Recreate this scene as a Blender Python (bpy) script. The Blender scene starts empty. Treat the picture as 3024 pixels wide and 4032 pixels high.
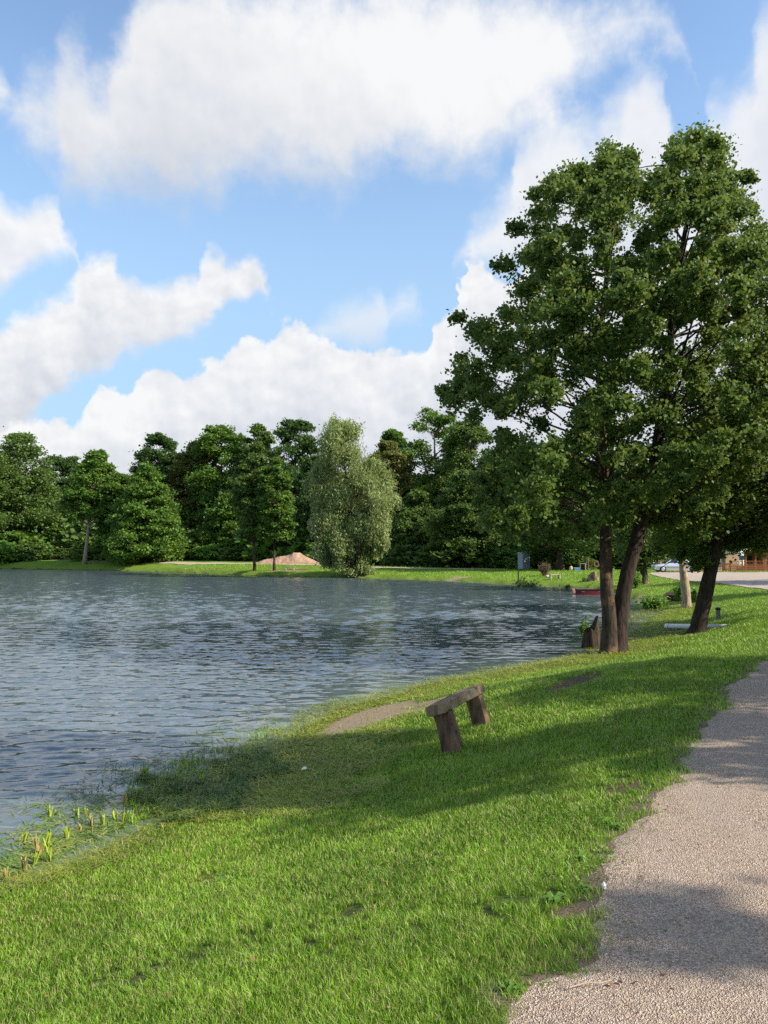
import bpy, math, random
import numpy as np
from mathutils import Vector, Matrix, Euler
C = bpy.context
scene = C.scene
col = scene.collection
PI = math.pi
# ------------------------------------------------------------------ camera
F = 3030.0
EYE = 1.75
PITCH = math.atan((2188 - 2016) / F)
cam_d = bpy.data.cameras.new('camera')
cam_d.sensor_fit = 'VERTICAL'; cam_d.sensor_height = 36.0; cam_d.lens = F / 4032 * 36
cam_d.clip_start = 0.05; cam_d.clip_end = 3000
cam = bpy.data.objects.new('camera', cam_d); col.objects.link(cam)
cam.location = (0, 0, EYE); cam.rotation_euler = (PI / 2 + PITCH, 0, 0)
scene.camera = cam
# ------------------------------------------------------------------ sun and exposure
SUN_EL, SUN_AZ = math.radians(35), math.radians(109)      # azimuth clockwise from +Y (the way the camera looks)
sv = Vector((math.sin(SUN_AZ) * math.cos(SUN_EL), math.cos(SUN_AZ) * math.cos(SUN_EL), math.sin(SUN_EL)))
sun_d = bpy.data.lights.new('sun', 'SUN'); sun_d.energy = 5.0; sun_d.angle = math.radians(0.55)
sun_d.color = (1.0, 0.93, 0.80)
sun = bpy.data.objects.new('sun', sun_d); col.objects.link(sun)
sun.rotation_euler = sv.to_track_quat('Z', 'Y').to_euler(); sun.location = (30, -20, 40)
scene.view_settings.view_transform = 'Standard'; scene.view_settings.look = 'None'
scene.view_settings.exposure = 0.55; scene.view_settings.gamma = 1.0
scene.cycles.max_bounces = 6; scene.cycles.diffuse_bounces = 2; scene.cycles.glossy_bounces = 3
scene.cycles.transmission_bounces = 4; scene.cycles.transparent_max_bounces = 4
scene.cycles.caustics_reflective = False; scene.cycles.caustics_refractive = False
scene.cycles.sample_clamp_indirect = 4.0
scene.cycles.use_denoising = False
# ------------------------------------------------------------------ pixels of the photo -> rays of the place
def pdir(u, v):
    a = (u - 1512) / F; b = (2016 - v) / F
    cp, sp = math.cos(PITCH), math.sin(PITCH)
    return np.array([a, cp - b * sp, sp + b * cp])
def on_level(u, v, z):
    d = pdir(u, v); t = (z - EYE) / d[2]
    return np.array([d[0] * t, d[1] * t, z])
def at(u, v, Y):
    d = pdir(u, v); t = Y / d[1]
    return np.array([d[0] * t, Y, EYE + d[2] * t])

# ------------------------------------------------------------------ node helpers
def newmat(name):
    m = bpy.data.materials.new(name); m.use_nodes = True
    nt = m.node_tree; nt.nodes.clear()
    return m, nt
def N(nt, t, **kw):
    n = nt.nodes.new(t)
    for k, v in kw.items():
        if k == 'inp':
            for kk, vv in v.items(): n.inputs[kk].default_value = vv
        else: setattr(n, k, v)
    return n
def L(nt, a, b): nt.links.new(a, b)
def ramp(nt, fac, stops, interp='LINEAR'):
    r = nt.nodes.new('ShaderNodeValToRGB'); r.color_ramp.interpolation = interp
    el = r.color_ramp.elements
    while len(el) > 1: el.remove(el[-1])
    el[0].position = stops[0][0]; el[0].color = (*stops[0][1], 1)
    for p, c in stops[1:]:
        e = el.new(p); e.color = (*c, 1)
    if fac is not None: nt.links.new(fac, r.inputs[0])
    return r
def math_(nt, op, a, b=None, c=None, clamp=False):
    n = nt.nodes.new('ShaderNodeMath'); n.operation = op; n.use_clamp = clamp
    for i, x in enumerate((a, b, c)):
        if x is None: continue
        if isinstance(x, (int, float)): n.inputs[i].default_value = x
        else: nt.links.new(x, n.inputs[i])
    return n.outputs[0]
def vmath(nt, op, a, b=None, c=None):
    n = nt.nodes.new('ShaderNodeVectorMath'); n.operation = op
    for i, x in enumerate((a, b, c)):
        if x is None: continue
        if isinstance(x, (tuple, list)): n.inputs[i].default_value = x
        else: nt.links.new(x, n.inputs[i])
    return n
def noise(nt, vec, scale, detail=4, rough=0.5, dist=0.0, dims='3D'):
    n = nt.nodes.new('ShaderNodeTexNoise'); n.noise_dimensions = dims
    n.inputs['Scale'].default_value = scale; n.inputs['Detail'].default_value = detail
    n.inputs['Roughness'].default_value = rough; n.inputs['Distortion'].default_value = dist
    if vec is not None: nt.links.new(vec, n.inputs['Vector'])
    return n
def mixc(nt, fac, a, b, blend='MIX'):
    n = nt.nodes.new('ShaderNodeMix'); n.data_type = 'RGBA'; n.blend_type = blend
    for s, x in ((0, fac), (6, a), (7, b)):
        if isinstance(x, (int, float)): n.inputs[s].default_value = x
        elif isinstance(x, tuple): n.inputs[s].default_value = (*x, 1)
        else: nt.links.new(x, n.inputs[s])
    return n.outputs[2]
def mrange(nt, v, a, b, c=0.0, d=1.0, smooth=True):
    n = nt.nodes.new('ShaderNodeMapRange'); n.interpolation_type = 'SMOOTHSTEP' if smooth else 'LINEAR'
    nt.links.new(v, n.inputs[0])
    for i, x in enumerate((a, b, c, d)): n.inputs[i + 1].default_value = x
    return n.outputs[0]

# ------------------------------------------------------------------ world: clear sky and cumulus at infinity, by direction
K = 1.8227
# each cloud: top outline and base outline (x, y on a 1659 px wide view, turned into azimuth and elevation), then
# edge softness, ragged amount, depth over which it greys, tone at its base, opacity
CLOUDS = [
 ([(-200, 975), (0, 945), (60, 925), (95, 918), (130, 902), (165, 905), (190, 880), (205, 852), (250, 845), (262, 852), (300, 830), (318, 800), (365, 792), (405, 808), (430, 800), (480, 778), (500, 752), (550, 744), (575, 748), (600, 722), (640, 702), (665, 712), (700, 745), (760, 768), (830, 772), (895, 760), (922, 730), (930, 695), (950, 680), (980, 668), (1002, 640), (990, 592), (1005, 570), (1035, 558), (1060, 575), (1090, 610), (1150, 570), (1250, 560), (1350, 600), (1500, 540), (1659, 600), (1850, 650)],
  [(-200, 1400), (1850, 1400)], .006, .030, .15, (0.66, 0.69, 0.76), .96),
 ([(-200, 760), (0, 715), (20, 690), (60, 662), (110, 648), (148, 625), (165, 592), (200, 560), (238, 562), (250, 600), (290, 615), (350, 617), (400, 600), (428, 585), (440, 545), (480, 540), (505, 562), (560, 568), (576, 595), (592, 650), (640, 760)],
  [(-200, 1010), (0, 990), (80, 880), (200, 800), (260, 762), (330, 745), (400, 720), (440, 705), (480, 650), (540, 636), (570, 622), (592, 650), (640, 760)], .010, .026, .18, (0.62, 0.65, 0.72), .96),
 ([(-200, 380), (0, 410), (25, 440), (60, 440), (92, 428), (122, 448), (138, 500), (155, 530), (175, 590), (220, 700)], [(-200, 660), (0, 618), (40, 600), (80, 578), (120, 556), (150, 546), (175, 590), (220, 700)], .012, .022, .14, (0.70, 0.73, 0.80), .93),
 ([(-200, 150), (0, 158), (18, 172), (35, 215), (80, 300)], [(-200, 250), (12, 226), (35, 215), (80, 300)], .012, .018, .12, (0.78, 0.81, 0.87), .85),
 ([(-40, 330), (28, 245), (48, 205), (80, 180), (118, 172), (132, 128), (150, 112), (185, 122), (200, 165), (236, 148), (250, 95), (285, 30), (300, -20), (600, -50), (1000, -50), (1180, -20), (1290, 15), (1400, 12), (1430, 35), (1450, 66), (1540, 260)],
  [(-40, 330), (28, 245), (70, 290), (108, 330), (128, 380), (165, 412), (260, 405), (400, 432), (470, 410), (560, 375), (640, 378), (740, 402), (790, 375), (850, 345), (950, 352), (1060, 342), (1110, 300), (1190, 250), (1240, 180), (1330, 110), (1420, 70), (1450, 66), (1540, 260)], .030, .042, .27, (0.58, 0.62, 0.70), .97),
 ([(960, 640), (1010, 520), (1080, 430), (1108, 380), (1118, 300), (1160, 258), (1230, 236), (1290, 275), (1330, 215), (1400, 150), (1445, 190), (1470, 330), (1525, 330), (1535, 240), (1600, 185), (1622, 140), (1640, 60), (1700, 20), (1850, 0)],
  [(960, 640), (1010, 560), (1300, 640), (1850, 640)], .026, .034, .24, (0.70, 0.73, 0.80), .90),
 ([(600, 800), (672, 712), (720, 672), (790, 632), (822, 626), (836, 665), (870, 640), (900, 630), (912, 655), (980, 760)], [(600, 800), (672, 712), (720, 742), (790, 755), (832, 735), (850, 692), (905, 680), (912, 655), (980, 760)], .018, .022, .10, (0.74, 0.76, 0.82), .62),
]
def azel(x, y):
    d = pdir(x * K, y * K); return math.atan2(d[0], d[1]), math.atan2(d[2], math.hypot(d[0], d[1]))
world = bpy.data.worlds.new('World'); scene.world = world; world.use_nodes = True
wt = world.node_tree; wt.nodes.clear()
tc = N(wt, 'ShaderNodeTexCoord')
sp = N(wt, 'ShaderNodeSeparateXYZ'); L(wt, tc.outputs['Generated'], sp.inputs[0])
azn = math_(wt, 'ARCTAN2', sp.outputs[0], sp.outputs[1]); eln = math_(wt, 'ARCSINE', sp.outputs[2])
cb = N(wt, 'ShaderNodeCombineXYZ'); L(wt, azn, cb.inputs[0]); L(wt, eln, cb.inputs[1]); PP = cb.outputs[0]
CS = 4.7
big = noise(wt, PP, 9.0, 2, 0.5); mid_ = noise(wt, PP, 24.0, 8, 0.60); soft_ = noise(wt, PP, 5.0, 3, 0.5)
puff = noise(wt, PP, 30.0, 5, 0.55); puff2 = noise(wt, vmath(wt, 'ADD', PP, (0.006, 0.010, 0)).outputs[0], 30.0, 5, 0.55)
lump = noise(wt, PP, 7.5, 4, 0.5); lump2 = noise(wt, vmath(wt, 'ADD', PP, (0.018, 0.030, 0)).outputs[0], 7.5, 4, 0.5)
emb = math_(wt, 'ADD', math_(wt, 'MULTIPLY', math_(wt, 'SUBTRACT', puff2.outputs['Fac'], puff.outputs['Fac']), 0.8), math_(wt, 'MULTIPLY', math_(wt, 'SUBTRACT', lump2.outputs['Fac'], lump.outputs['Fac']), 1.1))
wvec = vmath(wt, 'SUBTRACT', big.outputs['Color'], (.5, .5, .5)).outputs[0]
wfine = noise(wt, PP, 27.0, 4, 0.55)
PWn = vmath(wt, 'ADD', PP, vmath(wt, 'MULTIPLY', wvec, (0.030, 0.022, 0)).outputs[0]).outputs[0]
PWn = vmath(wt, 'ADD', PWn, vmath(wt, 'MULTIPLY', vmath(wt, 'SUBTRACT', wfine.outputs['Color'], (.5, .5, .5)).outputs[0], (0.032, 0.016, 0)).outputs[0]).outputs[0]
spw = N(wt, 'ShaderNodeSeparateXYZ'); L(wt, PWn, spw.inputs[0])
A0, A1 = -0.66, 0.66
azf = mrange(wt, spw.outputs[0], A0, A1, 0.0, 1.0, smooth=False)
def curve(pts):
    n_ = wt.nodes.new('ShaderNodeFloatCurve'); L(wt, azf, n_.inputs['Value']); c_ = n_.mapping.curves[0]
    q = sorted(set((round((azel(x, y)[0] - A0) / (A1 - A0), 5), round((azel(x, y)[1] + .3) / 1.5, 5)) for x, y in pts))
    q = [p for i_, p in enumerate(q) if i_ == 0 or p[0] - q[i_ - 1][0] > 2e-4]
    c_.points[0].location = q[0]; c_.points[1].location = q[-1]
    for p in q[1:-1]: c_.points.new(*p)
    for p in c_.points: p.handle_type = 'AUTO_CLAMPED' if len(q) < 4 else 'AUTO'
    n_.mapping.extend = 'HORIZONTAL'; n_.mapping.update()
    return math_(wt, 'MULTIPLY_ADD', n_.outputs[0], 1.5, -.3)
sky = N(wt, 'ShaderNodeTexSky', sky_type='NISHITA', sun_disc=False, sun_elevation=SUN_EL, sun_rotation=SUN_AZ,
        altitude=0, air_density=1.0, dust_density=0.5, ozone_density=1.5)
cur = mixc(wt, 1.0, sky.outputs[0], (1.22, 1.26, 1.24), 'MULTIPLY')
pale = vmath(wt, 'SCALE', (0.43, 0.645, 0.88)); pale.inputs[3].default_value = CS
cur = mixc(wt, mrange(wt, eln, 0.62, 0.14, 0.0, 0.85), cur, pale.outputs[0])
lowv = vmath(wt, 'SCALE', (0.68, 0.72, 0.79)); lowv.inputs[3].default_value = CS
cur = mixc(wt, mrange(wt, eln, 0.14, 0.0, 0.0, 0.97), cur, lowv.outputs[0])
# clouds over the rest of the sky, outside the view of the photograph
bgn = noise(wt, PP, 2.3, 7, 0.55)
outm = math_(wt, 'MAXIMUM', mrange(wt, math_(wt, 'ABSOLUTE', azn), 0.56, 0.70), mrange(wt, eln, 0.66, 0.80))
cur = mixc(wt, math_(wt, 'MULTIPLY', mrange(wt, bgn.outputs['Fac'], 0.50, 0.62, 0.0, 0.95), outm), cur, tuple(x * CS for x in (0.78, 0.80, 0.84)))
for k_ in (5, 4, 6, 3, 2, 1, 0):
    tp, bt, sf, rag, dep, base_, op = CLOUDS[k_]
    tp, bt = list(tp), list(bt)
    for e_ in (0, -1):                                     # close the tips of a cloud
        if tp[e_] == bt[e_]: x_, y_ = tp[e_]; tp[e_] = (x_, y_ + 100); bt[e_] = (x_, y_ - 100)
    T_ = math_(wt, 'SUBTRACT', curve(tp), spw.outputs[1]); B_ = math_(wt, 'SUBTRACT', spw.outputs[1], curve(bt))
    sdv = math_(wt, 'MINIMUM', T_, B_)
    sdv = math_(wt, 'MULTIPLY_ADD', math_(wt, 'SUBTRACT', mid_.outputs['Fac'], .47), rag * 2.2, sdv)
    al = mrange(wt, sdv, -sf, sf * (1.0 if k_ in (0,) else 1.8), 0.0, op)
    al = math_(wt, 'MULTIPLY', al, math_(wt, 'SUBTRACT', 1.0, outm))
    lt = mrange(wt, T_, dep, -.01, 0.0, 1.0)
    v_ = math_(wt, 'ADD', math_(wt, 'MULTIPLY_ADD', lt, .78, .06), math_(wt, 'MULTIPLY', emb, 1.25 if k_ < 4 else 0.40))
    if k_ == 4: v_ = math_(wt, 'ADD', v_, mrange(wt, azn, -.38, .12, -.12, .42))      # the high cloud is thickest, so greyest, to the left
    v_ = math_(wt, 'ADD', v_, math_(wt, 'MULTIPLY', math_(wt, 'SUBTRACT', soft_.outputs['Fac'], .5), .7), clamp=True)
    mid_c = tuple((a_ + .90) / 2 for a_ in base_)
    cc = ramp(wt, v_, [(0.0, tuple(x * CS for x in base_)), (0.45, tuple(x * CS for x in mid_c)), (0.95, (0.93 * CS, 0.93 * CS, 0.93 * CS))])
    cur = mixc(wt, al, cur, cc.outputs[0])
bg = N(wt, 'ShaderNodeBackground'); bg.inputs[1].default_value = 0.15
L(wt, cur, bg.inputs[0])
wo = N(wt, 'ShaderNodeOutputWorld'); L(wt, bg.outputs[0], wo.inputs[0])
world.cycles.sampling_method = 'MANUAL'; world.cycles.sample_map_resolution = 512

# ------------------------------------------------------------------ mesh helpers
def tag(o, label=None, cat=None, group=None, kind=None):
    if label: o['label'] = label
    if cat: o['category'] = cat
    if group: o['group'] = group
    if kind: o['kind'] = kind
    return o
def link(name, me, parent=None, loc=None):
    o = bpy.data.objects.new(name, me); col.objects.link(o)
    if parent is not None: o.parent = parent
    if loc is not None: o.location = loc
    return o
def empty(name, loc, rz=0.0, label=None, cat=None, group=None):
    o = bpy.data.objects.new(name, None); col.objects.link(o)
    o.location = loc; o.rotation_euler = (0, 0, rz); o.empty_display_size = 0.3
    return tag(o, label, cat, group)
def np_mesh(name, V, Fc, mat=None, smooth=False, attrs=None):
    """V (n,3); Fc (m,k) one polygon size."""
    V = np.ascontiguousarray(V, dtype=np.float32); Fc = np.ascontiguousarray(Fc, dtype=np.int32)
    me = bpy.data.meshes.new(name); m, k = Fc.shape
    me.vertices.add(len(V)); me.vertices.foreach_set('co', V.ravel())
    me.loops.add(m * k); me.loops.foreach_set('vertex_index', Fc.ravel())
    me.polygons.add(m); me.polygons.foreach_set('loop_start', np.arange(0, m * k, k, dtype=np.int32))
    me.polygons.foreach_set('loop_total', np.full(m, k, dtype=np.int32))
    if smooth: me.polygons.foreach_set('use_smooth', np.ones(m, dtype=bool))
    for nm, arr in (attrs or {}).items():
        at_ = me.attributes.new(nm, 'FLOAT', 'POINT'); at_.data.foreach_set('value', np.ascontiguousarray(arr, dtype=np.float32))
    me.update()
    if mat is not None: me.materials.append(mat)
    return me
class MB:
    """collects shapes (any polygon size) for one mesh"""
    def __init__(s): s.v = []; s.f = []
    def add(s, vs, fs, M=None):
        b = len(s.v)
        for p in vs:
            p = Vector(p)
            s.v.append(tuple(M @ p) if M is not None else tuple(p))
        s.f += [tuple(b + i for i in f) for f in fs]
    def box(s, x0, x1, y0, y1, z0, z1, M=None, bev=0.0):
        if bev <= 0:
            vs = [(x, y, z) for z in (z0, z1) for y in (y0, y1) for x in (x0, x1)]
            s.add(vs, [(0, 2, 3, 1), (4, 5, 7, 6), (0, 1, 5, 4), (2, 6, 7, 3), (0, 4, 6, 2), (1, 3, 7, 5)], M); return
        b = min(bev, (x1 - x0) / 2.1, (y1 - y0) / 2.1, (z1 - z0) / 2.1)
        vs = []; idx = {}
        for i, x in enumerate((x0, x1)):
            for j, y in enumerate((y0, y1)):
                for k, z in enumerate((z0, z1)):
                    sx, sy, sz = (1, -1)[i], (1, -1)[j], (1, -1)[k]
                    for a, p in enumerate(((x, y + sy * b, z + sz * b), (x + sx * b, y, z + sz * b), (x + sx * b, y + sy * b, z))):
                        idx[i, j, k, a] = len(vs); vs.append(p)
        fs = []
        I = idx
        for i in (0, 1): fs.append((I[i,0,0,0], I[i,1,0,0], I[i,1,1,0], I[i,0,1,0]) if i else (I[i,0,0,0], I[i,0,1,0], I[i,1,1,0], I[i,1,0,0]))
        for j in (0, 1): fs.append((I[0,j,0,1], I[0,j,1,1], I[1,j,1,1], I[1,j,0,1]) if j else (I[0,j,0,1], I[1,j,0,1], I[1,j,1,1], I[0,j,1,1]))
        for k in (0, 1): fs.append((I[0,0,k,2], I[1,0,k,2], I[1,1,k,2], I[0,1,k,2]) if k else (I[0,0,k,2], I[0,1,k,2], I[1,1,k,2], I[1,0,k,2]))
        for i in (0, 1):
            for j in (0, 1): fs.append((I[i,j,0,0], I[i,j,1,0], I[i,j,1,1], I[i,j,0,1]) if (i ^ j) else (I[i,j,0,0], I[i,j,0,1], I[i,j,1,1], I[i,j,1,0]))
        for i in (0, 1):
            for k in (0, 1): fs.append((I[i,0,k,0], I[i,0,k,2], I[i,1,k,2], I[i,1,k,0]) if (i ^ k) else (I[i,0,k,0], I[i,1,k,0], I[i,1,k,2], I[i,0,k,2]))
        for j in (0, 1):
            for k in (0, 1): fs.append((I[0,j,k,1], I[1,j,k,1], I[1,j,k,2], I[0,j,k,2]) if (j ^ k) else (I[0,j,k,1], I[0,j,k,2], I[1,j,k,2], I[1,j,k,1]))
        for i in (0, 1):
            for j in (0, 1):
                for k in (0, 1):
                    t = (I[i,j,k,0], I[i,j,k,1], I[i,j,k,2])
                    fs.append(t if (i + j + k) % 2 else t[::-1])
        s.add(vs, fs, M)
    def tube(s, pts, rad, n=8, cap=True, M=None, rough=0.0, seed=0):
        rng = random.Random(seed); pts = [Vector(p) for p in pts]
        if not hasattr(rad, '__len__'): rad = [rad] * len(pts)
        vs = []; fs = []; up = None
        for i, p in enumerate(pts):
            t = (pts[min(i + 1, len(pts) - 1)] - pts[max(i - 1, 0)]).normalized()
            if up is None:
                up = Vector((1, 0, 0)) if abs(t.x) < 0.9 else Vector((0, 1, 0))
            a = (up - t * up.dot(t)).normalized(); b = t.cross(a); up = a
            for k in range(n):
                w = 2 * PI * k / n; r = rad[i] * (1 + rough * rng.uniform(-1, 1))
                vs.append(p + (a * math.cos(w) + b * math.sin(w)) * r)
        for i in range(len(pts) - 1):
            for k in range(n):
                k2 = (k + 1) % n
                fs.append((i * n + k, i * n + k2, (i + 1) * n + k2, (i + 1) * n + k))
        if cap:
            fs.append(tuple(range(n))[::-1]); fs.append(tuple((len(pts) - 1) * n + k for k in range(n)))
        s.add(vs, fs, M)
    def build(s, name, mat, parent=None, smooth=False, loc=None):
        me = bpy.data.meshes.new(name); me.from_pydata(s.v, [], s.f); me.update()
        if smooth: me.polygons.foreach_set('use_smooth', [True] * len(me.polygons))
        me.materials.append(mat)
        return link(name, me, parent, loc)
def copy_tree(o, parent=None):
    c = o.copy(); col.objects.link(c)
    if parent is not None: c.parent = parent
    for ch in list(o.children): copy_tree(ch, c)
    return c
# value noise in numpy
_rs = np.random.RandomState(7); _T = _rs.rand(256, 256)
def vnoise(x, y):
    xi = np.floor(x).astype(int); yi = np.floor(y).astype(int); fx = x - xi; fy = y - yi
    fx = fx * fx * (3 - 2 * fx); fy = fy * fy * (3 - 2 * fy)
    a = _T[xi & 255, yi & 255]; b = _T[(xi + 1) & 255, yi & 255]; c = _T[xi & 255, (yi + 1) & 255]; d = _T[(xi + 1) & 255, (yi + 1) & 255]
    return (a * (1 - fx) + b * fx) * (1 - fy) + (c * (1 - fx) + d * fx) * fy
def fbm(x, y, o=4):
    r = 0; a = 0.5
    for i in range(o):
        r = r + a * vnoise(x * 2 ** i + 17.3 * i, y * 2 ** i + 9.1 * i); a *= 0.5
    return r / (1 - 0.5 ** o)
def sstep(a, b, x):
    t = np.clip((x - a) / (b - a), 0, 1); return t * t * (3 - 2 * t)

# ------------------------------------------------------------------ terrain
ZW = -0.85
shore_px = [(0, 3480), (230, 3410), (400, 3340), (560, 3265), (760, 3175), (950, 3060), (1060, 2960), (1140, 2890), (1240, 2830), (1380, 2775),
            (1560, 2725), (1750, 2680), (1930, 2655), (2100, 2620), (2260, 2588), (2380, 2562), (2460, 2520), (2510, 2470), (2570, 2435), (2610, 2412),
            (2600, 2392), (2545, 2378), (2500, 2358), (2440, 2338), (2370, 2322), (2270, 2312), (2150, 2306), (2020, 2300), (1880, 2292), (1700, 2284),
            (1540, 2279), (1400, 2275), (1200, 2270), (1000, 2267), (800, 2258), (640, 2251), (450, 2247), (250, 2243), (0, 2240), (-300, 2238)]
shore = [on_level(u, v, ZW)[:2] for u, v in shore_px]
shore = [np.array((-30.0, -18.0)), np.array((-12.0, -3.0)), np.array((-6.0, 2.6))] + shore + [np.array((-130.0, 150.0)), np.array((-170.0, 90.0)), np.array((-150.0, 10.0)), np.array((-90.0, -20.0))]
SH = np.array(shore)
def catmull(P, n=5, closed=True):
    out = []; m = len(P)
    for i in range(m if closed else m - 1):
        p0, p1, p2, p3 = (P[(i - 1) % m], P[i], P[(i + 1) % m], P[(i + 2) % m]) if closed else (P[max(i - 1, 0)], P[i], P[i + 1], P[min(i + 2, m - 1)])
        for k in range(n):
            t = k / n
            out.append(0.5 * ((2 * p1) + (-p0 + p2) * t + (2 * p0 - 5 * p1 + 4 * p2 - p3) * t * t + (-p0 + 3 * p1 - 3 * p2 + p3) * t ** 3))
    if not closed: out.append(P[-1])
    return np.array(out)
SHC = catmull(SH, 4)
def sdist(x, y):
    """signed distance to the shoreline, positive on land"""
    x = np.asarray(x, float).ravel(); y = np.asarray(y, float).ravel()
    best = np.full(x.shape, 1e9); ins = np.zeros(x.shape, bool)
    m = len(SHC)
    for i in range(m):
        ax, ay = SHC[i]; bx, by = SHC[(i + 1) % m]
        dx, dy = bx - ax, by - ay; l2 = dx * dx + dy * dy + 1e-12
        t = np.clip(((x - ax) * dx + (y - ay) * dy) / l2, 0, 1)
        d = (x - ax - t * dx) ** 2 + (y - ay - t * dy) ** 2
        best = np.minimum(best, d)
        if ay != by:
            c = ((ay > y) != (by > y)) & (x < (bx - ax) * (y - ay) / (by - ay) + ax)
            ins ^= c
    s = np.sqrt(best); s[ins] *= -1
    return s
def plateau(x, y):
    u = 1512 + F * x / np.maximum(y, 1.0)
    p = np.interp(u, [0, 1000, 1400, 1850], [1.10, 0.72, 0.27, 0.0])
    return p * sstep(55, 85, y) + 0.0
def terrain(x, y, full=False):
    x = np.asarray(x, float); y = np.asarray(y, float); shp = x.shape; x = x.ravel(); y = y.ravel()
    s0 = sdist(x, y)
    amp = np.clip(0.06 + 0.010 * np.abs(y), 0, 0.6)
    s = s0 + (fbm(x * 0.9, y * 0.9, 3) - 0.5) * 2.2 * amp
    P = plateau(x, y)
    zn = np.interp(s, [0, .25, .8, 1.5, 2.6, 3.6, 4.6, 5.6], [-.85, -.79, -.755, -.69, -.47, -.20, -.04, 0])
    k = np.interp(s, [0, .3, 2, 6, 13], [0, .25, .45, .8, 1.0])
    zf = ZW + (P - ZW) * k
    wf = sstep(26, 48, y)
    zl = zn * (1 - wf) + zf * wf
    zl = zl + (fbm(x * 1.3 + 40, y * 1.3, 3) - 0.5) * 0.05 * sstep(0.2, 1.5, s) + (fbm(x * .25, y * .25 + 11, 3) - 0.5) * 0.14 * sstep(1.0, 5, s) * sstep(9, 20, y)
    zw = ZW + np.maximum(s * 0.22, -3.0)
    z = np.where(s > 0, zl, zw)
    if full: return z.reshape(shp), s.reshape(shp), s0.reshape(shp)
    return z.reshape(shp)
def hit(u, v, dz=0.0):
    d = pdir(u, v); t = np.geomspace(1.5, 400, 2500)
    X = d[0] * t; Y = d[1] * t; Z = EYE + d[2] * t
    zz = np.maximum(terrain(X, Y), ZW) + dz
    i = np.argmax(Z < zz)
    if i == 0: i = len(t) - 1
    return np.array([X[i], Y[i], zz[i] - dz])
def gz(x, y): return float(terrain(np.array([x]), np.array([y]))[0])
# footpath: left edge and right edge
pl = [on_level(u, v, 0.0)[:2] for u, v in [(1960, 4200), (2075, 3990), (2240, 3800), (2330, 3640), (2400, 3480), (2420, 3330), (2465, 3230), (2560, 3110), (2680, 2950), (2790, 2800), (2880, 2700), (2990, 2610)]]
pl = [np.array((-2.6, -3.0)), np.array((-1.0, -0.2)), np.array((-.15, 1.4))] + pl + [np.array((10.2, 18.0)), np.array((15.5, 24.0)), np.array((22.0, 31.0)), np.array((30.0, 40.0))]
PL = catmull(np.array(pl), 24, closed=False)
tn = np.gradient(PL, axis=0); tn /= np.linalg.norm(tn, axis=1)[:, None] + 1e-9
nr = np.stack([tn[:, 1], -tn[:, 0]], 1)                 # towards the right
cum = np.r_[0, np.cumsum(np.linalg.norm(np.diff(PL, axis=0), axis=1))]
# resample evenly, fine near the camera
sN = np.concatenate([np.arange(0, 22, 0.035), np.arange(22, cum[-1], 0.2)])
PLx = np.stack([np.interp(sN, cum, PL[:, 0]), np.interp(sN, cum, PL[:, 1])], 1)
NRx = np.stack([np.interp(sN, cum, nr[:, 0]), np.interp(sN, cum, nr[:, 1])], 1)
edge = (fbm(sN * 1.6, sN * 0 + 3, 5) - 0.5) * 0.46 + (fbm(sN * 9, sN * 0 + 8, 3) - 0.5) * 0.09
PE = PLx + NRx * edge[:, None]
def path_dist(x, y):
    """>0 right of the path's left edge (on the path), <0 on the lawn; |d| up to a few metres"""
    x = np.asarray(x, float).ravel(); y = np.asarray(y, float).ravel(); best = np.full(x.shape, 1e9); sg = np.zeros(x.shape)
    P = PE[::4]
    for i in range(len(P) - 1):
        ax, ay = P[i]; dx, dy = P[i + 1] - P[i]; l2 = dx * dx + dy * dy + 1e-12
        t = np.clip(((x - ax) * dx + (y - ay) * dy) / l2, 0, 1)
        ex = x - ax - t * dx; ey = y - ay - t * dy; d = ex * ex + ey * ey
        m = d < best; best = np.where(m, d, best); sg = np.where(m, np.where(dy * ex - dx * ey > 0, 1, -1), sg)
    return np.sqrt(best) * sg
# ------------------------------------------------------------------ materials
def bsdf(nt, color, rough=0.8, spec=0.3, bump=None, metal=0.0):
    b = N(nt, 'ShaderNodeBsdfPrincipled'); b.inputs['Roughness'].default_value = rough
    b.inputs['Specular IOR Level'].default_value = spec; b.inputs['Metallic'].default_value = metal
    if isinstance(color, tuple): b.inputs['Base Color'].default_value = (*color, 1)
    else: L(nt, color, b.inputs['Base Color'])
    if bump is not None: L(nt, bump, b.inputs['Normal'])
    return b
def out(nt, sh): o = N(nt, 'ShaderNodeOutputMaterial'); L(nt, sh, o.inputs[0])
def bumpn(nt, h, strength=0.5, dist=0.02):
    b = N(nt, 'ShaderNodeBump'); b.inputs['Strength'].default_value = strength; b.inputs['Distance'].default_value = dist
    L(nt, h, b.inputs['Height']); return b.outputs[0]
def simple_mat(name, c1, c2=None, scale=8.0, rough=0.7, spec=0.3, bump=0.3, bdist=0.01, metal=0.0, stretch=(1, 1, 1)):
    m, nt = newmat(name); tcn = N(nt, 'ShaderNodeTexCoord')
    mp = vmath(nt, 'MULTIPLY', tcn.outputs['Object'], stretch).outputs[0]
    n = noise(nt, mp, scale, 6, 0.6)
    c2 = c2 or tuple(x * 0.7 for x in c1)
    r = ramp(nt, n.outputs['Fac'], [(0.3, c2), (0.68, c1)])
    out(nt, bsdf(nt, r.outputs[0], rough, spec, bumpn(nt, n.outputs['Fac'], bump, bdist), metal).outputs[0]); return m
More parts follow.
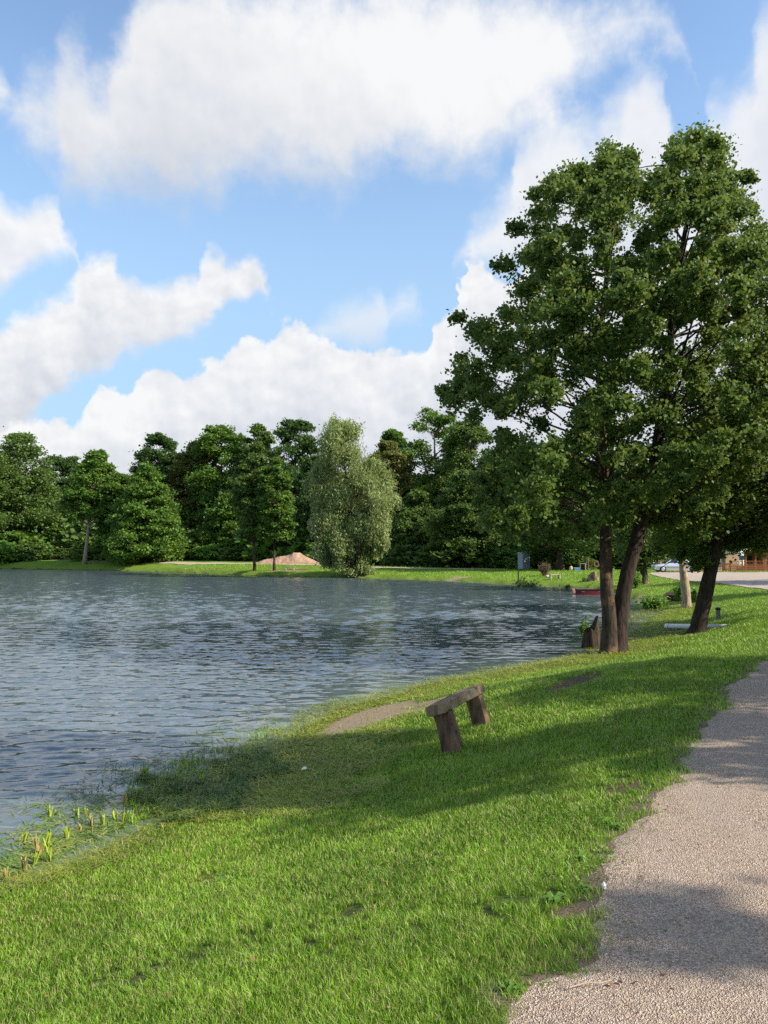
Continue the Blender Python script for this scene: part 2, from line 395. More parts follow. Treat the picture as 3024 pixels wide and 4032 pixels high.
def leaf_mat(name, dark, light, yellow, ymix=0.10, trans=0.34, rough=0.55, cs=0.35, spec=0.25):
    """tint = one random number per leaf, clump = one per spray"""
    m, nt = newmat(name)
    a = N(nt, 'ShaderNodeAttribute', attribute_name='tint'); c = N(nt, 'ShaderNodeAttribute', attribute_name='clump')
    t = math_(nt, 'ADD', math_(nt, 'MULTIPLY', a.outputs['Fac'], 0.55), math_(nt, 'MULTIPLY', c.outputs['Fac'], 0.45))
    r = ramp(nt, t, [(0.12, dark), (0.62, light), (1.0 - ymix * 0.6, light), (1.0, yellow)])
    b = bsdf(nt, r.outputs[0], rough, spec)
    tr = N(nt, 'ShaderNodeBsdfTranslucent')
    tcx = mixc(nt, 0.5, r.outputs[0], yellow); L(nt, tcx, tr.inputs[0])
    mxs = N(nt, 'ShaderNodeMixShader'); mxs.inputs[0].default_value = trans
    L(nt, b.outputs[0], mxs.inputs[1]); L(nt, tr.outputs[0], mxs.inputs[2]); out(nt, mxs.outputs[0]); return m
def bark_mat(name, c1, c2, c3=None, scale=5.0, moss=None):
    m, nt = newmat(name); tcn = N(nt, 'ShaderNodeTexCoord')
    mp = vmath(nt, 'MULTIPLY', tcn.outputs['Object'], (1, 1, 0.16)).outputs[0]
    n = noise(nt, mp, scale * 3.5, 6, 0.65); n2 = noise(nt, tcn.outputs['Object'], scale * 0.35, 4, 0.6)
    r = ramp(nt, n.outputs['Fac'], [(0.35, c2), (0.6, c1)]); colr = r.outputs[0]
    if c3: colr = mixc(nt, mrange(nt, n2.outputs['Fac'], 0.52, 0.66), colr, c3)
    if moss: colr = mixc(nt, mrange(nt, n2.outputs['Fac'], 0.47, 0.36), colr, moss)
    out(nt, bsdf(nt, colr, 0.9, 0.15, bumpn(nt, n.outputs['Fac'], 0.9, 0.03)).outputs[0]); return m
# grass blades
def blade_mat(name, dark, light, dry, trans=0.30, lo=0.35, hi=0.75):
    m, nt = newmat(name)
    a = N(nt, 'ShaderNodeAttribute', attribute_name='tint')
    ge = N(nt, 'ShaderNodeNewGeometry')
    n = noise(nt, ge.outputs['Position'], 1.1, 5, 0.65); n2 = noise(nt, ge.outputs['Position'], 4.5, 4, 0.6)
    v = math_(nt, 'ADD', math_(nt, 'MULTIPLY', a.outputs['Fac'], 0.36), math_(nt, 'MULTIPLY', n.outputs['Fac'], 0.95))
    v = math_(nt, 'ADD', v, math_(nt, 'MULTIPLY_ADD', n2.outputs['Fac'], 0.5, -0.37))
    r = ramp(nt, v, [(lo, dark), (hi, light)])
    dr = mrange(nt, math_(nt, 'ADD', a.outputs['Fac'], math_(nt, 'MULTIPLY', n2.outputs['Fac'], 0.55)), 1.06, 1.16)
    cx = mixc(nt, dr, r.outputs[0], dry)
    b = bsdf(nt, cx, 0.45, 0.35); tr = N(nt, 'ShaderNodeBsdfTranslucent')
    L(nt, mixc(nt, 0.35, cx, (0.26, 0.36, 0.02)), tr.inputs[0])
    mxs = N(nt, 'ShaderNodeMixShader'); mxs.inputs[0].default_value = trans
    L(nt, b.outputs[0], mxs.inputs[1]); L(nt, tr.outputs[0], mxs.inputs[2]); out(nt, mxs.outputs[0]); return m
M_grass = blade_mat('grass_blades', (0.13, 0.25, 0.018), (0.33, 0.55, 0.045), (0.42, 0.36, 0.16))
M_mat = blade_mat('cut_weed', (0.17, 0.22, 0.018), (0.38, 0.42, 0.04), (0.40, 0.36, 0.12), 0.25)
M_reed = blade_mat('reed_leaf', (0.10, 0.20, 0.02), (0.26, 0.36, 0.04), (0.50, 0.40, 0.16), 0.25, 0.25, 0.7)
M_weed = blade_mat('water_weed', (0.035, 0.09, 0.010), (0.13, 0.22, 0.022), (0.30, 0.30, 0.10), 0.2)
# ground
def ground_material():
    m, nt = newmat('ground'); ge = N(nt, 'ShaderNodeNewGeometry'); P = ge.outputs['Position']
    s = N(nt, 'ShaderNodeAttribute', attribute_name='shore').outputs['Fac']
    pdt = N(nt, 'ShaderNodeAttribute', attribute_name='path').outputs['Fac']
    bare = N(nt, 'ShaderNodeAttribute', attribute_name='bare').outputs['Fac']
    fa = N(nt, 'ShaderNodeAttribute', attribute_name='far').outputs['Fac']
    n1 = noise(nt, P, 0.35, 5, 0.6); n2 = noise(nt, P, 9.0, 5, 0.7); n3 = noise(nt, P, 60, 4, 0.7); n4 = noise(nt, P, 1.7, 4, 0.6)
    near = mixc(nt, mrange(nt, n2.outputs['Fac'], 0.35, 0.65), (0.06, 0.085, 0.02), (0.11, 0.17, 0.025))
    farc = ramp(nt, n1.outputs['Fac'], [(0.3, (0.10, 0.20, 0.018)), (0.5, (0.16, 0.26, 0.028)), (0.72, (0.22, 0.29, 0.045))]).outputs[0]
    farc = mixc(nt, mrange(nt, n2.outputs['Fac'], 0.3, 0.7, 0.0, 0.5), farc, (0.085, 0.16, 0.015))
    g_ = mixc(nt, fa, near, farc)
    mat = mixc(nt, mrange(nt, n2.outputs['Fac'], 0.35, 0.62), (0.10, 0.11, 0.022), (0.20, 0.23, 0.035))
    sh = mrange(nt, math_(nt, 'ADD', s, math_(nt, 'MULTIPLY', n4.outputs['Fac'], 0.8)), 1.6, 2.3, 1.0, 0.0)
    sh = math_(nt, 'MULTIPLY', sh, math_(nt, 'SUBTRACT', 1.0, math_(nt, 'MULTIPLY', fa, 0.6)))
    g_ = mixc(nt, sh, g_, mat)
    dirt = mixc(nt, mrange(nt, n3.outputs['Fac'], 0.35, 0.65), (0.19, 0.14, 0.09), (0.37, 0.29, 0.19))
    soil = mixc(nt, mrange(nt, n3.outputs['Fac'], 0.35, 0.65), (0.07, 0.05, 0.03), (0.20, 0.15, 0.09))
    dirt = mixc(nt, mrange(nt, s, 2.2, 3.2), dirt, soil)
    wear = math_(nt, 'ADD', bare, math_(nt, 'MULTIPLY', math_(nt, 'SUBTRACT', n2.outputs['Fac'], 0.5), 1.6))
    g_ = mixc(nt, mrange(nt, wear, 0.35, 0.7), g_, dirt)
    pe = mrange(nt, math_(nt, 'ADD', pdt, math_(nt, 'MULTIPLY', math_(nt, 'SUBTRACT', n2.outputs['Fac'], 0.5), 0.5)), -0.16, 0.02)
    g_ = mixc(nt, pe, g_, mixc(nt, 0.5, dirt, (0.23, 0.18, 0.14)))
    mud = mrange(nt, s, 0.10, -0.35)
    g_ = mixc(nt, mud, g_, (0.05, 0.055, 0.035))
    hb = math_(nt, 'ADD', n3.outputs['Fac'], n2.outputs['Fac'])
    out(nt, bsdf(nt, g_, 0.95, 0.1, bumpn(nt, hb, 0.9, 0.03)).outputs[0]); return m
M_ground = ground_material()
# ------------------------------------------------------------------ the ground sheet (a fan of rings, finest where one stands)
def rad(d): return d * PI / 180
azs = np.concatenate([np.arange(-180, -60, 4.0), np.arange(-60, -36, 1.0), np.arange(-36, 36, 0.22), np.arange(36, 60, 1.0), np.arange(60, 180, 4.0)]) * PI / 180
rs = np.concatenate([[0.25, 0.6, 0.9], np.geomspace(1.2, 160, 400), np.geomspace(163, 900, 60)])
R_, A_ = np.meshgrid(rs, azs, indexing='ij')
GX = R_ * np.sin(A_); GY = R_ * np.cos(A_)
GZ, GS, GS0 = terrain(GX, GY, True)
bare = np.zeros(GX.shape)
BARE = []
def add_bare(u, v, r1, r2, rot, amp=1.0):
    p = hit(u, v); BARE.append((p[0], p[1], r1, r2, rot, amp))
for a in [(1480, 2816, 1.5, 0.46, 62, 1.0), (1700, 2770, 0.9, 0.25, 62, .8), (2270, 2683, 1.0, 0.30, 55, .95), (1360, 3600, .26, .14, 20, .50), (1270, 3560, .18, .12, 0, .42), (650, 3815, .26, .16, 0, .46), (470, 3850, .2, .14, 0, .40),
          (860, 3450, .3, .2, 0, .40), (2260, 3590, .16, .08, 30, .9), (2450, 3100, .3, .2, 50, .6), (2530, 3180, .25, .1, 0, .6), (2480, 2440, .9, .25, 0, .7), (1790, 2277, 3.0, .8, 20, .9), (1150, 2245, 3.5, 1.2, 0, .8),
          (2545, 2355, .5, 1.5, 0, 1.0), (2700, 2478, 1.1, .3, 10, .7), (1330, 3690, .5, .3, 0, .35), (960, 3720, .5, .3, 0, .35), (2090, 3560, .4, .2, 0, .4)]: add_bare(*a)
def bare_at(x, y):
    b = np.zeros(np.shape(x))
    for (cx, cy, r1, r2, rot, amp) in BARE:
        c, s_ = math.cos(rad(rot)), math.sin(rad(rot)); dx = x - cx; dy = y - cy
        q = np.sqrt(((dx * c + dy * s_) / r1) ** 2 + ((-dx * s_ + dy * c) / r2) ** 2)
        b = np.maximum(b, amp * sstep(1.35, 0.55, q))
    return b
bare = bare_at(GX, GY)
nr_, na_ = GX.shape
pdg = np.full(GX.shape, -5.0)
mk = (R_ < 55) & (GX > -4)
pdg[mk] = path_dist(GX[mk], GY[mk])
ii, jj = np.meshgrid(np.arange(nr_ - 1), np.arange(na_), indexing='ij'); j2 = (jj + 1) % na_
Fq = np.stack([ii * na_ + jj, ii * na_ + j2, (ii + 1) * na_ + j2, (ii + 1) * na_ + jj], -1).reshape(-1, 4)[:, ::-1]
Vg = np.stack([GX, GY, GZ], -1).reshape(-1, 3)
me = np_mesh('ground', Vg, Fq, M_ground, True, {'shore': GS.ravel(), 'path': np.clip(pdg, -5, 3).ravel(), 'bare': bare.ravel(), 'far': sstep(9, 30, R_).ravel()})
ground = tag(link('ground', me), kind='structure')

# ------------------------------------------------------------------ footpath
def gravel_mat(name, tone=1.0, pink=True):
    m, nt = newmat(name); ge = N(nt, 'ShaderNodeNewGeometry'); P = ge.outputs['Position']
    vo = N(nt, 'ShaderNodeTexVoronoi'); vo.inputs['Scale'].default_value = 150; L(nt, P, vo.inputs['Vector'])
    vo2 = N(nt, 'ShaderNodeTexVoronoi'); vo2.inputs['Scale'].default_value = 68; L(nt, P, vo2.inputs['Vector'])
    n1 = noise(nt, P, 1.1, 5, 0.6); n2 = noise(nt, P, 14, 4, 0.65)
    sx = N(nt, 'ShaderNodeSeparateXYZ'); L(nt, vo.outputs['Color'], sx.inputs[0])
    sx2 = N(nt, 'ShaderNodeSeparateXYZ'); L(nt, vo2.outputs['Color'], sx2.inputs[0])
    c = ramp(nt, sx.outputs[0], [(0.0, (0.22, 0.16, 0.12)), (0.35, (0.45, 0.32, 0.225)), (0.7, (0.60, 0.435, 0.31)), (0.92, (0.70, 0.565, 0.44)), (1.0, (0.8, 0.74, 0.68))]).outputs[0]
    c = mixc(nt, mrange(nt, sx2.outputs[0], 0.86, 0.93, 0, 0.6), c, (0.16, 0.13, 0.12))
    c = mixc(nt, mrange(nt, n1.outputs['Fac'], 0.35, 0.7, 0.0, 0.45), c, (0.42, 0.315, 0.235))
    c = mixc(nt, mrange(nt, n2.outputs['Fac'], 0.5, 0.75, 0.0, 0.45), c, (0.22, 0.165, 0.13))
    mpr = N(nt, 'ShaderNodeMapping'); L(nt, P, mpr.inputs['Vector']); mpr.inputs['Rotation'].default_value = (0, 0, rad(32)); mpr.inputs['Scale'].default_value = (1, .10, 1)
    n5 = noise(nt, mpr.outputs[0], 3.2, 4, 0.6)
    c = mixc(nt, mrange(nt, n5.outputs['Fac'], 0.46, 0.66, 0.0, 0.42), c, (0.50, 0.40, 0.31))
    n6 = noise(nt, P, 3.3, 6, 0.7)
    c = mixc(nt, mrange(nt, n6.outputs['Fac'], 0.56, 0.70, 0.0, 0.40), c, (0.24, 0.175, 0.13))
    h = math_(nt, 'ADD', vo.outputs['Distance'], math_(nt, 'MULTIPLY', vo2.outputs['Distance'], 0.8))
    h = math_(nt, 'ADD', h, n2.outputs['Fac'])
    out(nt, bsdf(nt, c, 0.9, 0.2, bumpn(nt, h, 1.0, 0.012)).outputs[0]); return m
M_gravel = gravel_mat('path_gravel')
WP = 3.6
kk = np.concatenate([np.linspace(0, 0.5, 7), np.linspace(0.7, WP, 14)])
PV = PE[:, None, :] + NRx[:, None, :] * (kk[None, :, None])
pz = terrain(PV[..., 0], PV[..., 1]) + 0.006
pz[:, 0] -= 0.012
pz += 0.016 * sstep(0, .6, kk)[None, :]
a_, b_ = pz.shape
ii, jj = np.meshgrid(np.arange(a_ - 1), np.arange(b_ - 1), indexing='ij')
Fq = np.stack([ii * b_ + jj, ii * b_ + jj + 1, (ii + 1) * b_ + jj + 1, (ii + 1) * b_ + jj], -1).reshape(-1, 4)
me = np_mesh('footpath', np.concatenate([PV, pz[..., None]], -1).reshape(-1, 3), Fq, M_gravel, True)
tag(link('footpath', me), kind='structure')
def on_path(x, y): return path_dist(x, y)
# pebbles on the path
rg = np.random.RandomState(3)
n = 3600
i0 = rg.randint(0, int(17 / 0.035), n); i0 = (i0 * rg.rand(n) ** 0.6).astype(int) + 40
w = rg.rand(n) ** 1.2 * 3.4 - 0.05
px = PE[i0, 0] + NRx[i0, 0] * w; py = PE[i0, 1] + NRx[i0, 1] * w
pzz = terrain(px, py) + 0.020
oct_ = np.array([[1, 0, 0], [-1, 0, 0], [0, 1, 0], [0, -1, 0], [0, 0, 1], [0, 0, -1]], float)
of = np.array([[0, 2, 4], [2, 1, 4], [1, 3, 4], [3, 0, 4], [2, 0, 5], [1, 2, 5], [3, 1, 5], [0, 3, 5]])
size = 0.002 + 0.006 * rg.rand(n) ** 4.0
sc = size[:, None, None] * (0.7 + 0.6 * rg.rand(n, 6, 3)) * np.array([1, 1, 0.6])
V = oct_[None] * sc; th = rg.rand(n) * 6.28
Vx = V[..., 0] * np.cos(th)[:, None] - V[..., 1] * np.sin(th)[:, None]; Vy = V[..., 0] * np.sin(th)[:, None] + V[..., 1] * np.cos(th)[:, None]
V = np.stack([Vx + px[:, None], Vy + py[:, None], V[..., 2] + pzz[:, None]], -1).reshape(-1, 3)
Ft = (of[None] + (np.arange(n) * 6)[:, None, None]).reshape(-1, 3)
m, nt = newmat('pebble'); a = N(nt, 'ShaderNodeAttribute', attribute_name='tint')
r = ramp(nt, a.outputs['Fac'], [(0.0, (0.10, 0.08, 0.07)), (0.3, (0.30, 0.23, 0.19)), (0.8, (0.48, 0.42, 0.37)), (1.0, (0.80, 0.78, 0.75))]); out(nt, bsdf(nt, r.outputs[0], 0.8, 0.3).outputs[0])
tag(link('gravel', np_mesh('gravel', V, Ft, m, False, {'tint': np.repeat(rg.rand(n), 6)})), kind='stuff')

# ------------------------------------------------------------------ far gravel walk round the pond and the gravel yard
def ribbon(name, pts, width, mat, lift=0.02, n=10, m=5):
    P = catmull(np.array(pts), n, closed=False); t = np.gradient(P, axis=0); t /= np.linalg.norm(t, axis=1)[:, None]
    nn = np.stack([t[:, 1], -t[:, 0]], 1); k = np.linspace(-.5, .5, m)
    wv = width * (0.8 + 0.4 * fbm(np.arange(len(P)) * .35, np.zeros(len(P)), 2))
    V = P[:, None] + nn[:, None] * (k[None, :, None] * wv[:, None, None]); z = terrain(V[..., 0], V[..., 1]) + lift
    a_, b_ = z.shape; ii, jj = np.meshgrid(np.arange(a_ - 1), np.arange(b_ - 1), indexing='ij')
    Fq = np.stack([ii * b_ + jj, ii * b_ + jj + 1, (ii + 1) * b_ + jj + 1, (ii + 1) * b_ + jj], -1).reshape(-1, 4)
    me = np_mesh(name, np.concatenate([V, z[..., None]], -1).reshape(-1, 3), Fq, mat, True); return link(name, me)
M_sandpath = simple_mat('sandy_gravel', (0.50, 0.40, 0.30), (0.36, 0.28, 0.20), 3.0, 0.95, 0.1)
far_walk = [hit(u, v)[:2] for u, v in [(-250, 2199), (120, 2201), (330, 2206), (560, 2212), (760, 2217), (1000, 2219), (1200, 2225), (1420, 2233), (1620, 2238), (1850, 2241), (2000, 2243)]]
tag(ribbon('path', far_walk, 3.4, M_sandpath, 0.05), kind='structure')
ypx = [(2560, 2262), (2600, 2272), (2660, 2283), (2740, 2292), (2860, 2303), (2990, 2318), (3120, 2335), (3400, 2350)]
yb = [hit(u, v)[:2] for u, v in ypx]; yt = [np.array(at(u, 2250, 86)[:2]) for u, v in ypx]
yt = [np.array((b[0] * 78 / b[1] if False else (u - 1512) / F * 79, 79.0)) for (u, v), b in zip(ypx, yb)]
rows = 9; V = []
Yb = catmull(np.array(yb), 6, closed=False); Yt = catmull(np.array(yt), 6, closed=False)
for k in range(rows): V.append(Yb + (Yt - Yb) * k / (rows - 1))
V = np.stack(V); z = terrain(V[..., 0], V[..., 1]) + 0.04; a_, b_ = z.shape
ii, jj = np.meshgrid(np.arange(a_ - 1), np.arange(b_ - 1), indexing='ij')
Fq = np.stack([ii * b_ + jj, ii * b_ + jj + 1, (ii + 1) * b_ + jj + 1, (ii + 1) * b_ + jj], -1).reshape(-1, 4)
M_yard = simple_mat('yard_gravel', (0.44, 0.36, 0.30), (0.34, 0.27, 0.22), 1.2, 0.95, 0.1)
tag(link('road', np_mesh('road', np.concatenate([V, z[..., None]], -1).reshape(-1, 3), Fq, M_yard, True)), kind='structure')

# ------------------------------------------------------------------ pond
def water_material():
    m, nt = newmat('pond_water'); ge = N(nt, 'ShaderNodeNewGeometry'); P = ge.outputs['Position']
    sh = N(nt, 'ShaderNodeAttribute', attribute_name='shore').outputs['Fac']      # metres from land
    mp = N(nt, 'ShaderNodeMapping'); L(nt, P, mp.inputs['Vector']); mp.inputs['Rotation'].default_value = (0, 0, rad(-12)); mp.inputs['Scale'].default_value = (0.45, 1.0, 1.0)
    n2 = noise(nt, mp.outputs[0], 14, 3, 0.6, 0.2)
    calm = mrange(nt, sh, 0.1, 2.2, 0.25, 1.0)
    sl = vmath(nt, 'MULTIPLY', vmath(nt, 'SUBTRACT', n2.outputs['Color'], (.5, .5, .5)).outputs[0], (0.14, 0.26, 0))
    ss = vmath(nt, 'SCALE', sl.outputs[0]); L(nt, calm, ss.inputs[3])
    b = vmath(nt, 'NORMALIZE', vmath(nt, 'ADD', ss.outputs[0], ge.outputs['Normal']).outputs[0])
    # algae film and duckweed hugging the bank
    a1 = noise(nt, P, 1.6, 6, 0.7); a2 = noise(nt, P, 34, 4, 0.65); a3 = noise(nt, mp.outputs[0], 0.5, 4, 0.6)
    e = math_(nt, 'SUBTRACT', math_(nt, 'ADD', math_(nt, 'MULTIPLY', a1.outputs['Fac'], 1.7), math_(nt, 'MULTIPLY', a3.outputs['Fac'], 1.3)), math_(nt, 'MULTIPLY', sh, 0.75))
    film = math_(nt, 'MULTIPLY', mrange(nt, e, 0.85, 1.6, 0.0, 0.75), mrange(nt, a2.outputs['Fac'], 0.38, 0.54, 0.12, 1.0))
    basec = mixc(nt, film, (0.085, 0.112, 0.130), mixc(nt, a2.outputs['Fac'], (0.10, 0.17, 0.07), (0.22, 0.29, 0.13)))
    pr = bsdf(nt, basec, 0.06, 0.5, b.outputs[0]); pr.inputs['IOR'].default_value = 1.46
    L(nt, math_(nt, 'ADD', math_(nt, 'MULTIPLY', film, 0.35), mrange(nt, sh, 1.0, 16.0, 0.06, 0.12)), pr.inputs['Roughness'])
    out(nt, pr.outputs[0]); return m
rw_ = np.random.RandomState(77); WAVES = []
for k in range(54):
    lam = 0.17 * (0.75 / 0.17) ** (rw_.rand() ** 1.3); th = rad(97) + rw_.randn() * (0.42 if lam < .6 else .3); kk_ = 2 * PI / lam
    WAVES.append((kk_ * math.cos(th), kk_ * math.sin(th), rw_.rand() * 6.28, 0.0205 * (lam / .3) ** -.12 / kk_))
def waves(x, y):
    z = np.zeros(x.shape)
    for a, b, p, A in WAVES: z += A * np.sin(a * x + b * y + p)
    return z * (0.92 + 0.35 * (fbm(x * .12, y * .12, 3) - .5)) * (0.6 + .8 * fbm(x * .9 + 3, y * .9, 2))
WV, WF, WS_, off_ = [], [], [], 0
def water_block(y0, y1, dy, dx, lo=-36.5, hi=33.5):
    global off_
    ys = np.arange(y0, y1 + dy, dy); xs = np.arange(y1 * math.tan(rad(lo)), y1 * math.tan(rad(hi)), dx)
    X, Y = np.meshgrid(xs, ys); a_, b_ = X.shape
    inw = (X > Y * math.tan(rad(lo)) - dx * 2) & (X < Y * math.tan(rad(hi)) + dx * 2)
    sd = np.full(X.shape, 9.0); sd[inw] = -sdist(X[inw], Y[inw])
    ok = inw & (sd > -1.2 - .02 * Y)
    Z = np.full(X.shape, ZW); Z[ok] += waves(X[ok], Y[ok]) * (0.16 + .84 * sstep(.1, 2.6, sd[ok]))
    ii, jj = np.meshgrid(np.arange(a_ - 1), np.arange(b_ - 1), indexing='ij')
    Fq = np.stack([ii * b_ + jj, ii * b_ + jj + 1, (ii + 1) * b_ + jj + 1, (ii + 1) * b_ + jj], -1).reshape(-1, 4)
    Fq = Fq[ok.ravel()[Fq].all(1)]
    used = np.unique(Fq); mp_ = np.full(X.size, -1); mp_[used] = np.arange(len(used))
    WV.append(np.stack([X.ravel()[used], Y.ravel()[used], Z.ravel()[used]], 1)); WF.append(mp_[Fq] + off_); WS_.append(sd.ravel()[used]); off_ += len(used)
water_block(4.5, 22, .035, .07); water_block(21.9, 52, .065, .13); water_block(51.7, 100, .10, .22); water_block(99.5, 172, .17, .4)
# the rest of the pond, outside any near view
wr = np.concatenate([[3.0], np.geomspace(3.4, 260, 90)]); wa = np.concatenate([np.arange(-90, -36, 1.0), [-36.4]]) * PI / 180
R2, A2 = np.meshgrid(wr, wa, indexing='ij'); WX = R2 * np.sin(A2); WY = R2 * np.cos(A2); ws = -sdist(WX, WY).reshape(WX.shape)
a_, b_ = WX.shape; ii, jj = np.meshgrid(np.arange(a_ - 1), np.arange(b_ - 1), indexing='ij')
Fq = np.stack([ii * b_ + jj, ii * b_ + jj + 1, (ii + 1) * b_ + jj + 1, (ii + 1) * b_ + jj], -1).reshape(-1, 4)[:, ::-1]
Fq = Fq[(ws.ravel()[Fq] > -3).any(1)]
WV.append(np.stack([WX.ravel(), WY.ravel(), np.full(WX.size, ZW)], 1)); WF.append(Fq + off_); WS_.append(ws.ravel())
me = np_mesh('water', np.concatenate(WV), np.concatenate(WF), water_material(), True, {'shore': np.concatenate(WS_)})
print('WATER VERTS', sum(len(q) for q in WV))
tag(link('water', me), kind='structure')

# ------------------------------------------------------------------ grass
def blades(pos, h, w, lean, rng, tris=3, flat=None):
    """pos (n,3) roots; h,w arrays. returns V,F,(verts per blade)"""
    n = len(pos); th = rng.rand(n) * 2 * PI; fac = rng.rand(n) * 2 * PI
    ld = np.stack([np.cos(th), np.sin(th), np.zeros(n)], 1); wd = np.stack([np.cos(fac), np.sin(fac), np.zeros(n)], 1)
    if flat is not None: wd = np.stack([-np.sin(th), np.cos(th), np.zeros(n)], 1)
    ln = lean * h
    up = np.array([0, 0, 1.0])[None]
    zz = h if flat is None else flat
    if tris == 3:
        mid = pos + up * (zz * 0.6)[:, None] + ld * (ln * 0.3)[:, None]; tip = pos + up * (zz * np.sqrt(np.maximum(1 - (0.5 * lean) ** 2, .1)) if flat is None else zz * .6)[:, None] + ld * ln[:, None]
        hw = (w / 2)[:, None]
        V = np.stack([pos - wd * hw, pos + wd * hw, mid - wd * hw * .8, mid + wd * hw * .8, tip], 1)
        f = np.array([[0, 1, 3], [0, 3, 2], [2, 3, 4]]); k = 5
    else:
        tip = pos + up * zz[:, None] + ld * ln[:, None]; hw = (w / 2)[:, None]
        V = np.stack([pos - wd * hw, pos + wd * hw, tip], 1); f = np.array([[0, 1, 2]]); k = 3
    Fb = (f[None] + (np.arange(n) * k)[:, None, None]).reshape(-1, 3)
    return V.reshape(-1, 3), Fb, k
def wedge(n, d0, d1, rng, amax=34, left=None):
    d = d0 * (d1 / d0) ** rng.rand(n); a = (rng.rand(n) * 2 - 1) * rad(amax)
    return d * np.sin(a), d * np.cos(a), d
rng = np.random.RandomState(11)
# near lawn
x, y, d = wedge(620000, 2.3, 15, rng)
z, s, s0 = terrain(x, y, True); pd_ = path_dist(x, y); br = bare_at(x, y)
n1 = fbm(x * 3, y * 3, 4); n2 = fbm(x * 11 + 5, y * 11, 3)
keep = (s > np.where(y < 7.6, .05 + .25 * n1, 0.25 + 1.0 * n1)) & (br * 1.1 + (n2 - .5) * 1.9 + (rng.rand(len(x)) - .5) * .25 < 0.55)
edgep = np.exp(-np.maximum(pd_ - 0.02, 0) / 0.07) * (pd_ < 0.45) * (n1 > .42)
keep &= (pd_ < -0.17 + n2 * .38) | (rng.rand(len(x)) < edgep * .35)
keep &= rng.rand(len(x)) < np.clip(1.25 - 0.55 * (n2 < .38) - .5 * (pd_ > -.25), 0.15, 1)
x, y, d, z, n1, n2, s = [q[keep] for q in (x, y, d, z, n1, n2, s)]
h = (0.020 + 0.024 * rng.rand(len(x))) * (0.50 + 1.0 * n1) * (1 + 0.03 * d)
w = (0.0021 + 0.0018 * rng.rand(len(x))) * np.maximum(1, d / 3.6)
V, Fb, k = blades(np.stack([x, y, z - .004], 1), h, w, 0.25 + 0.65 * rng.rand(len(x)), rng)
me = np_mesh('grass', V, Fb, M_grass, False, {'tint': np.repeat(rng.rand(len(x)), k)})
tag(link('grass', me), kind='stuff')
# further lawn, coarser blades
x, y, d = wedge(330000, 14, 125, rng, 33)
z, s, s0 = terrain(x, y, True); br = bare_at(x, y)
n1 = fbm(x * .7, y * .7, 4)
pdx = np.full(len(x), -5.0); mk = d < 45; pdx[mk] = path_dist(x[mk], y[mk])
keep = (s > 0.3 + 0.9 * n1) & (br < 0.4) & ((pdx < -0.1) | (pdx > 3.7))
FW = catmull(np.array(far_walk), 6, closed=False)
dfw = np.full(len(x), 1e9)
for q in FW: dfw = np.minimum(dfw, (x - q[0]) ** 2 + (y - q[1]) ** 2)
keep &= dfw > 2.2 ** 2
uu = 1512 + F * x / y
ynear = np.interp(uu, [p[0] for p in ypx], [q[1] for q in yb])
keep &= ~((uu > 2560) & (y > ynear - .2) & (y < 79))
x, y, d, z, n1 = [q[keep] for q in (x, y, d, z, n1)]
h = (0.045 + 0.03 * rng.rand(len(x))) * (0.5 + n1) * np.maximum(1, d / 45); w = 0.010 * np.maximum(1, d / 12) * (.7 + .6 * rng.rand(len(x)))
V, Fb, k = blades(np.stack([x, y, z - .004], 1), h, w, 0.3 + 0.9 * rng.rand(len(x)), rng, 1)
tag(link('grass', np_mesh('grass_far', V, Fb, M_grass, False, {'tint': np.repeat(rng.rand(len(x)) * .95, k)})), kind='stuff')
# cut weed raked onto the waterline: flat matted blades
x, y, d = wedge(240000, 5.5, 42, rng, 33)
z, s, s0 = terrain(x, y, True); n1 = fbm(x * 2.2, y * 2.2, 4); n2 = fbm(x * 7, y * 7, 3)
br = bare_at(x, y)
lagoon = (y > 24) & (x > 6)
keep = (s > np.where(y < 8.3, -.16 + .4 * (n1 - .3), -0.25 - 0.7 * (n1 - .35) - 1.5 * lagoon * n1)) & (s < np.where(y < 7.4, .15 + .45 * n1, 1.0 + 1.3 * n1)) & (br + (n2 - .5) * .8 < 0.5) & (z > -1.3)
POLY_MAT = np.array([on_level(u, v, ZW)[:2] for u, v in [(500, 3140), (600, 3085), (760, 3060), (880, 2995), (960, 2990), (1060, 2955), (1150, 3010), (1100, 3120), (960, 3190), (820, 3230), (720, 3250), (640, 3230)]])
def in_polyxy(px, py, P):
    c = np.zeros(len(px), bool); m = len(P)
    for i in range(m):
        x1, y1 = P[i]; x2, y2 = P[(i + 1) % m]
        c ^= ((y1 > py) != (y2 > py)) & (px < (x2 - x1) * (py - y1) / (y2 - y1 + 1e-12) + x1)
    return c
jx, jy = x + (fbm(x * 2.5, y * 2.5 + 7, 3) - .5) * .9, y + (fbm(x * 2.5 + 9, y * 2.5, 3) - .5) * .9
keep |= in_polyxy(jx, jy, POLY_MAT) & (n2 > .36) & (s < 2.6)
x, y, d, z, n1, n2 = [q[keep] for q in (x, y, d, z, n1, n2)]
z = np.maximum(z, ZW + 0.004) + 0.004 + 0.05 * rng.rand(len(x)) * n2 * (1 + .02 * d)
h = (0.06 + 0.10 * rng.rand(len(x))) * (1 + .03 * d); w = 0.0045 * np.maximum(1, d / 5) * (.7 + .6 * rng.rand(len(x)))
V, Fb, k = blades(np.stack([x, y, z], 1), h, w, 0.9 * np.ones(len(x)), rng, 3, flat=(0.012 + 0.05 * rng.rand(len(x)) ** 2))
tag(link('cut_weed', np_mesh('cut_weed', V, Fb, M_mat, False, {'tint': np.repeat(rng.rand(len(x)), k)})), kind='stuff')
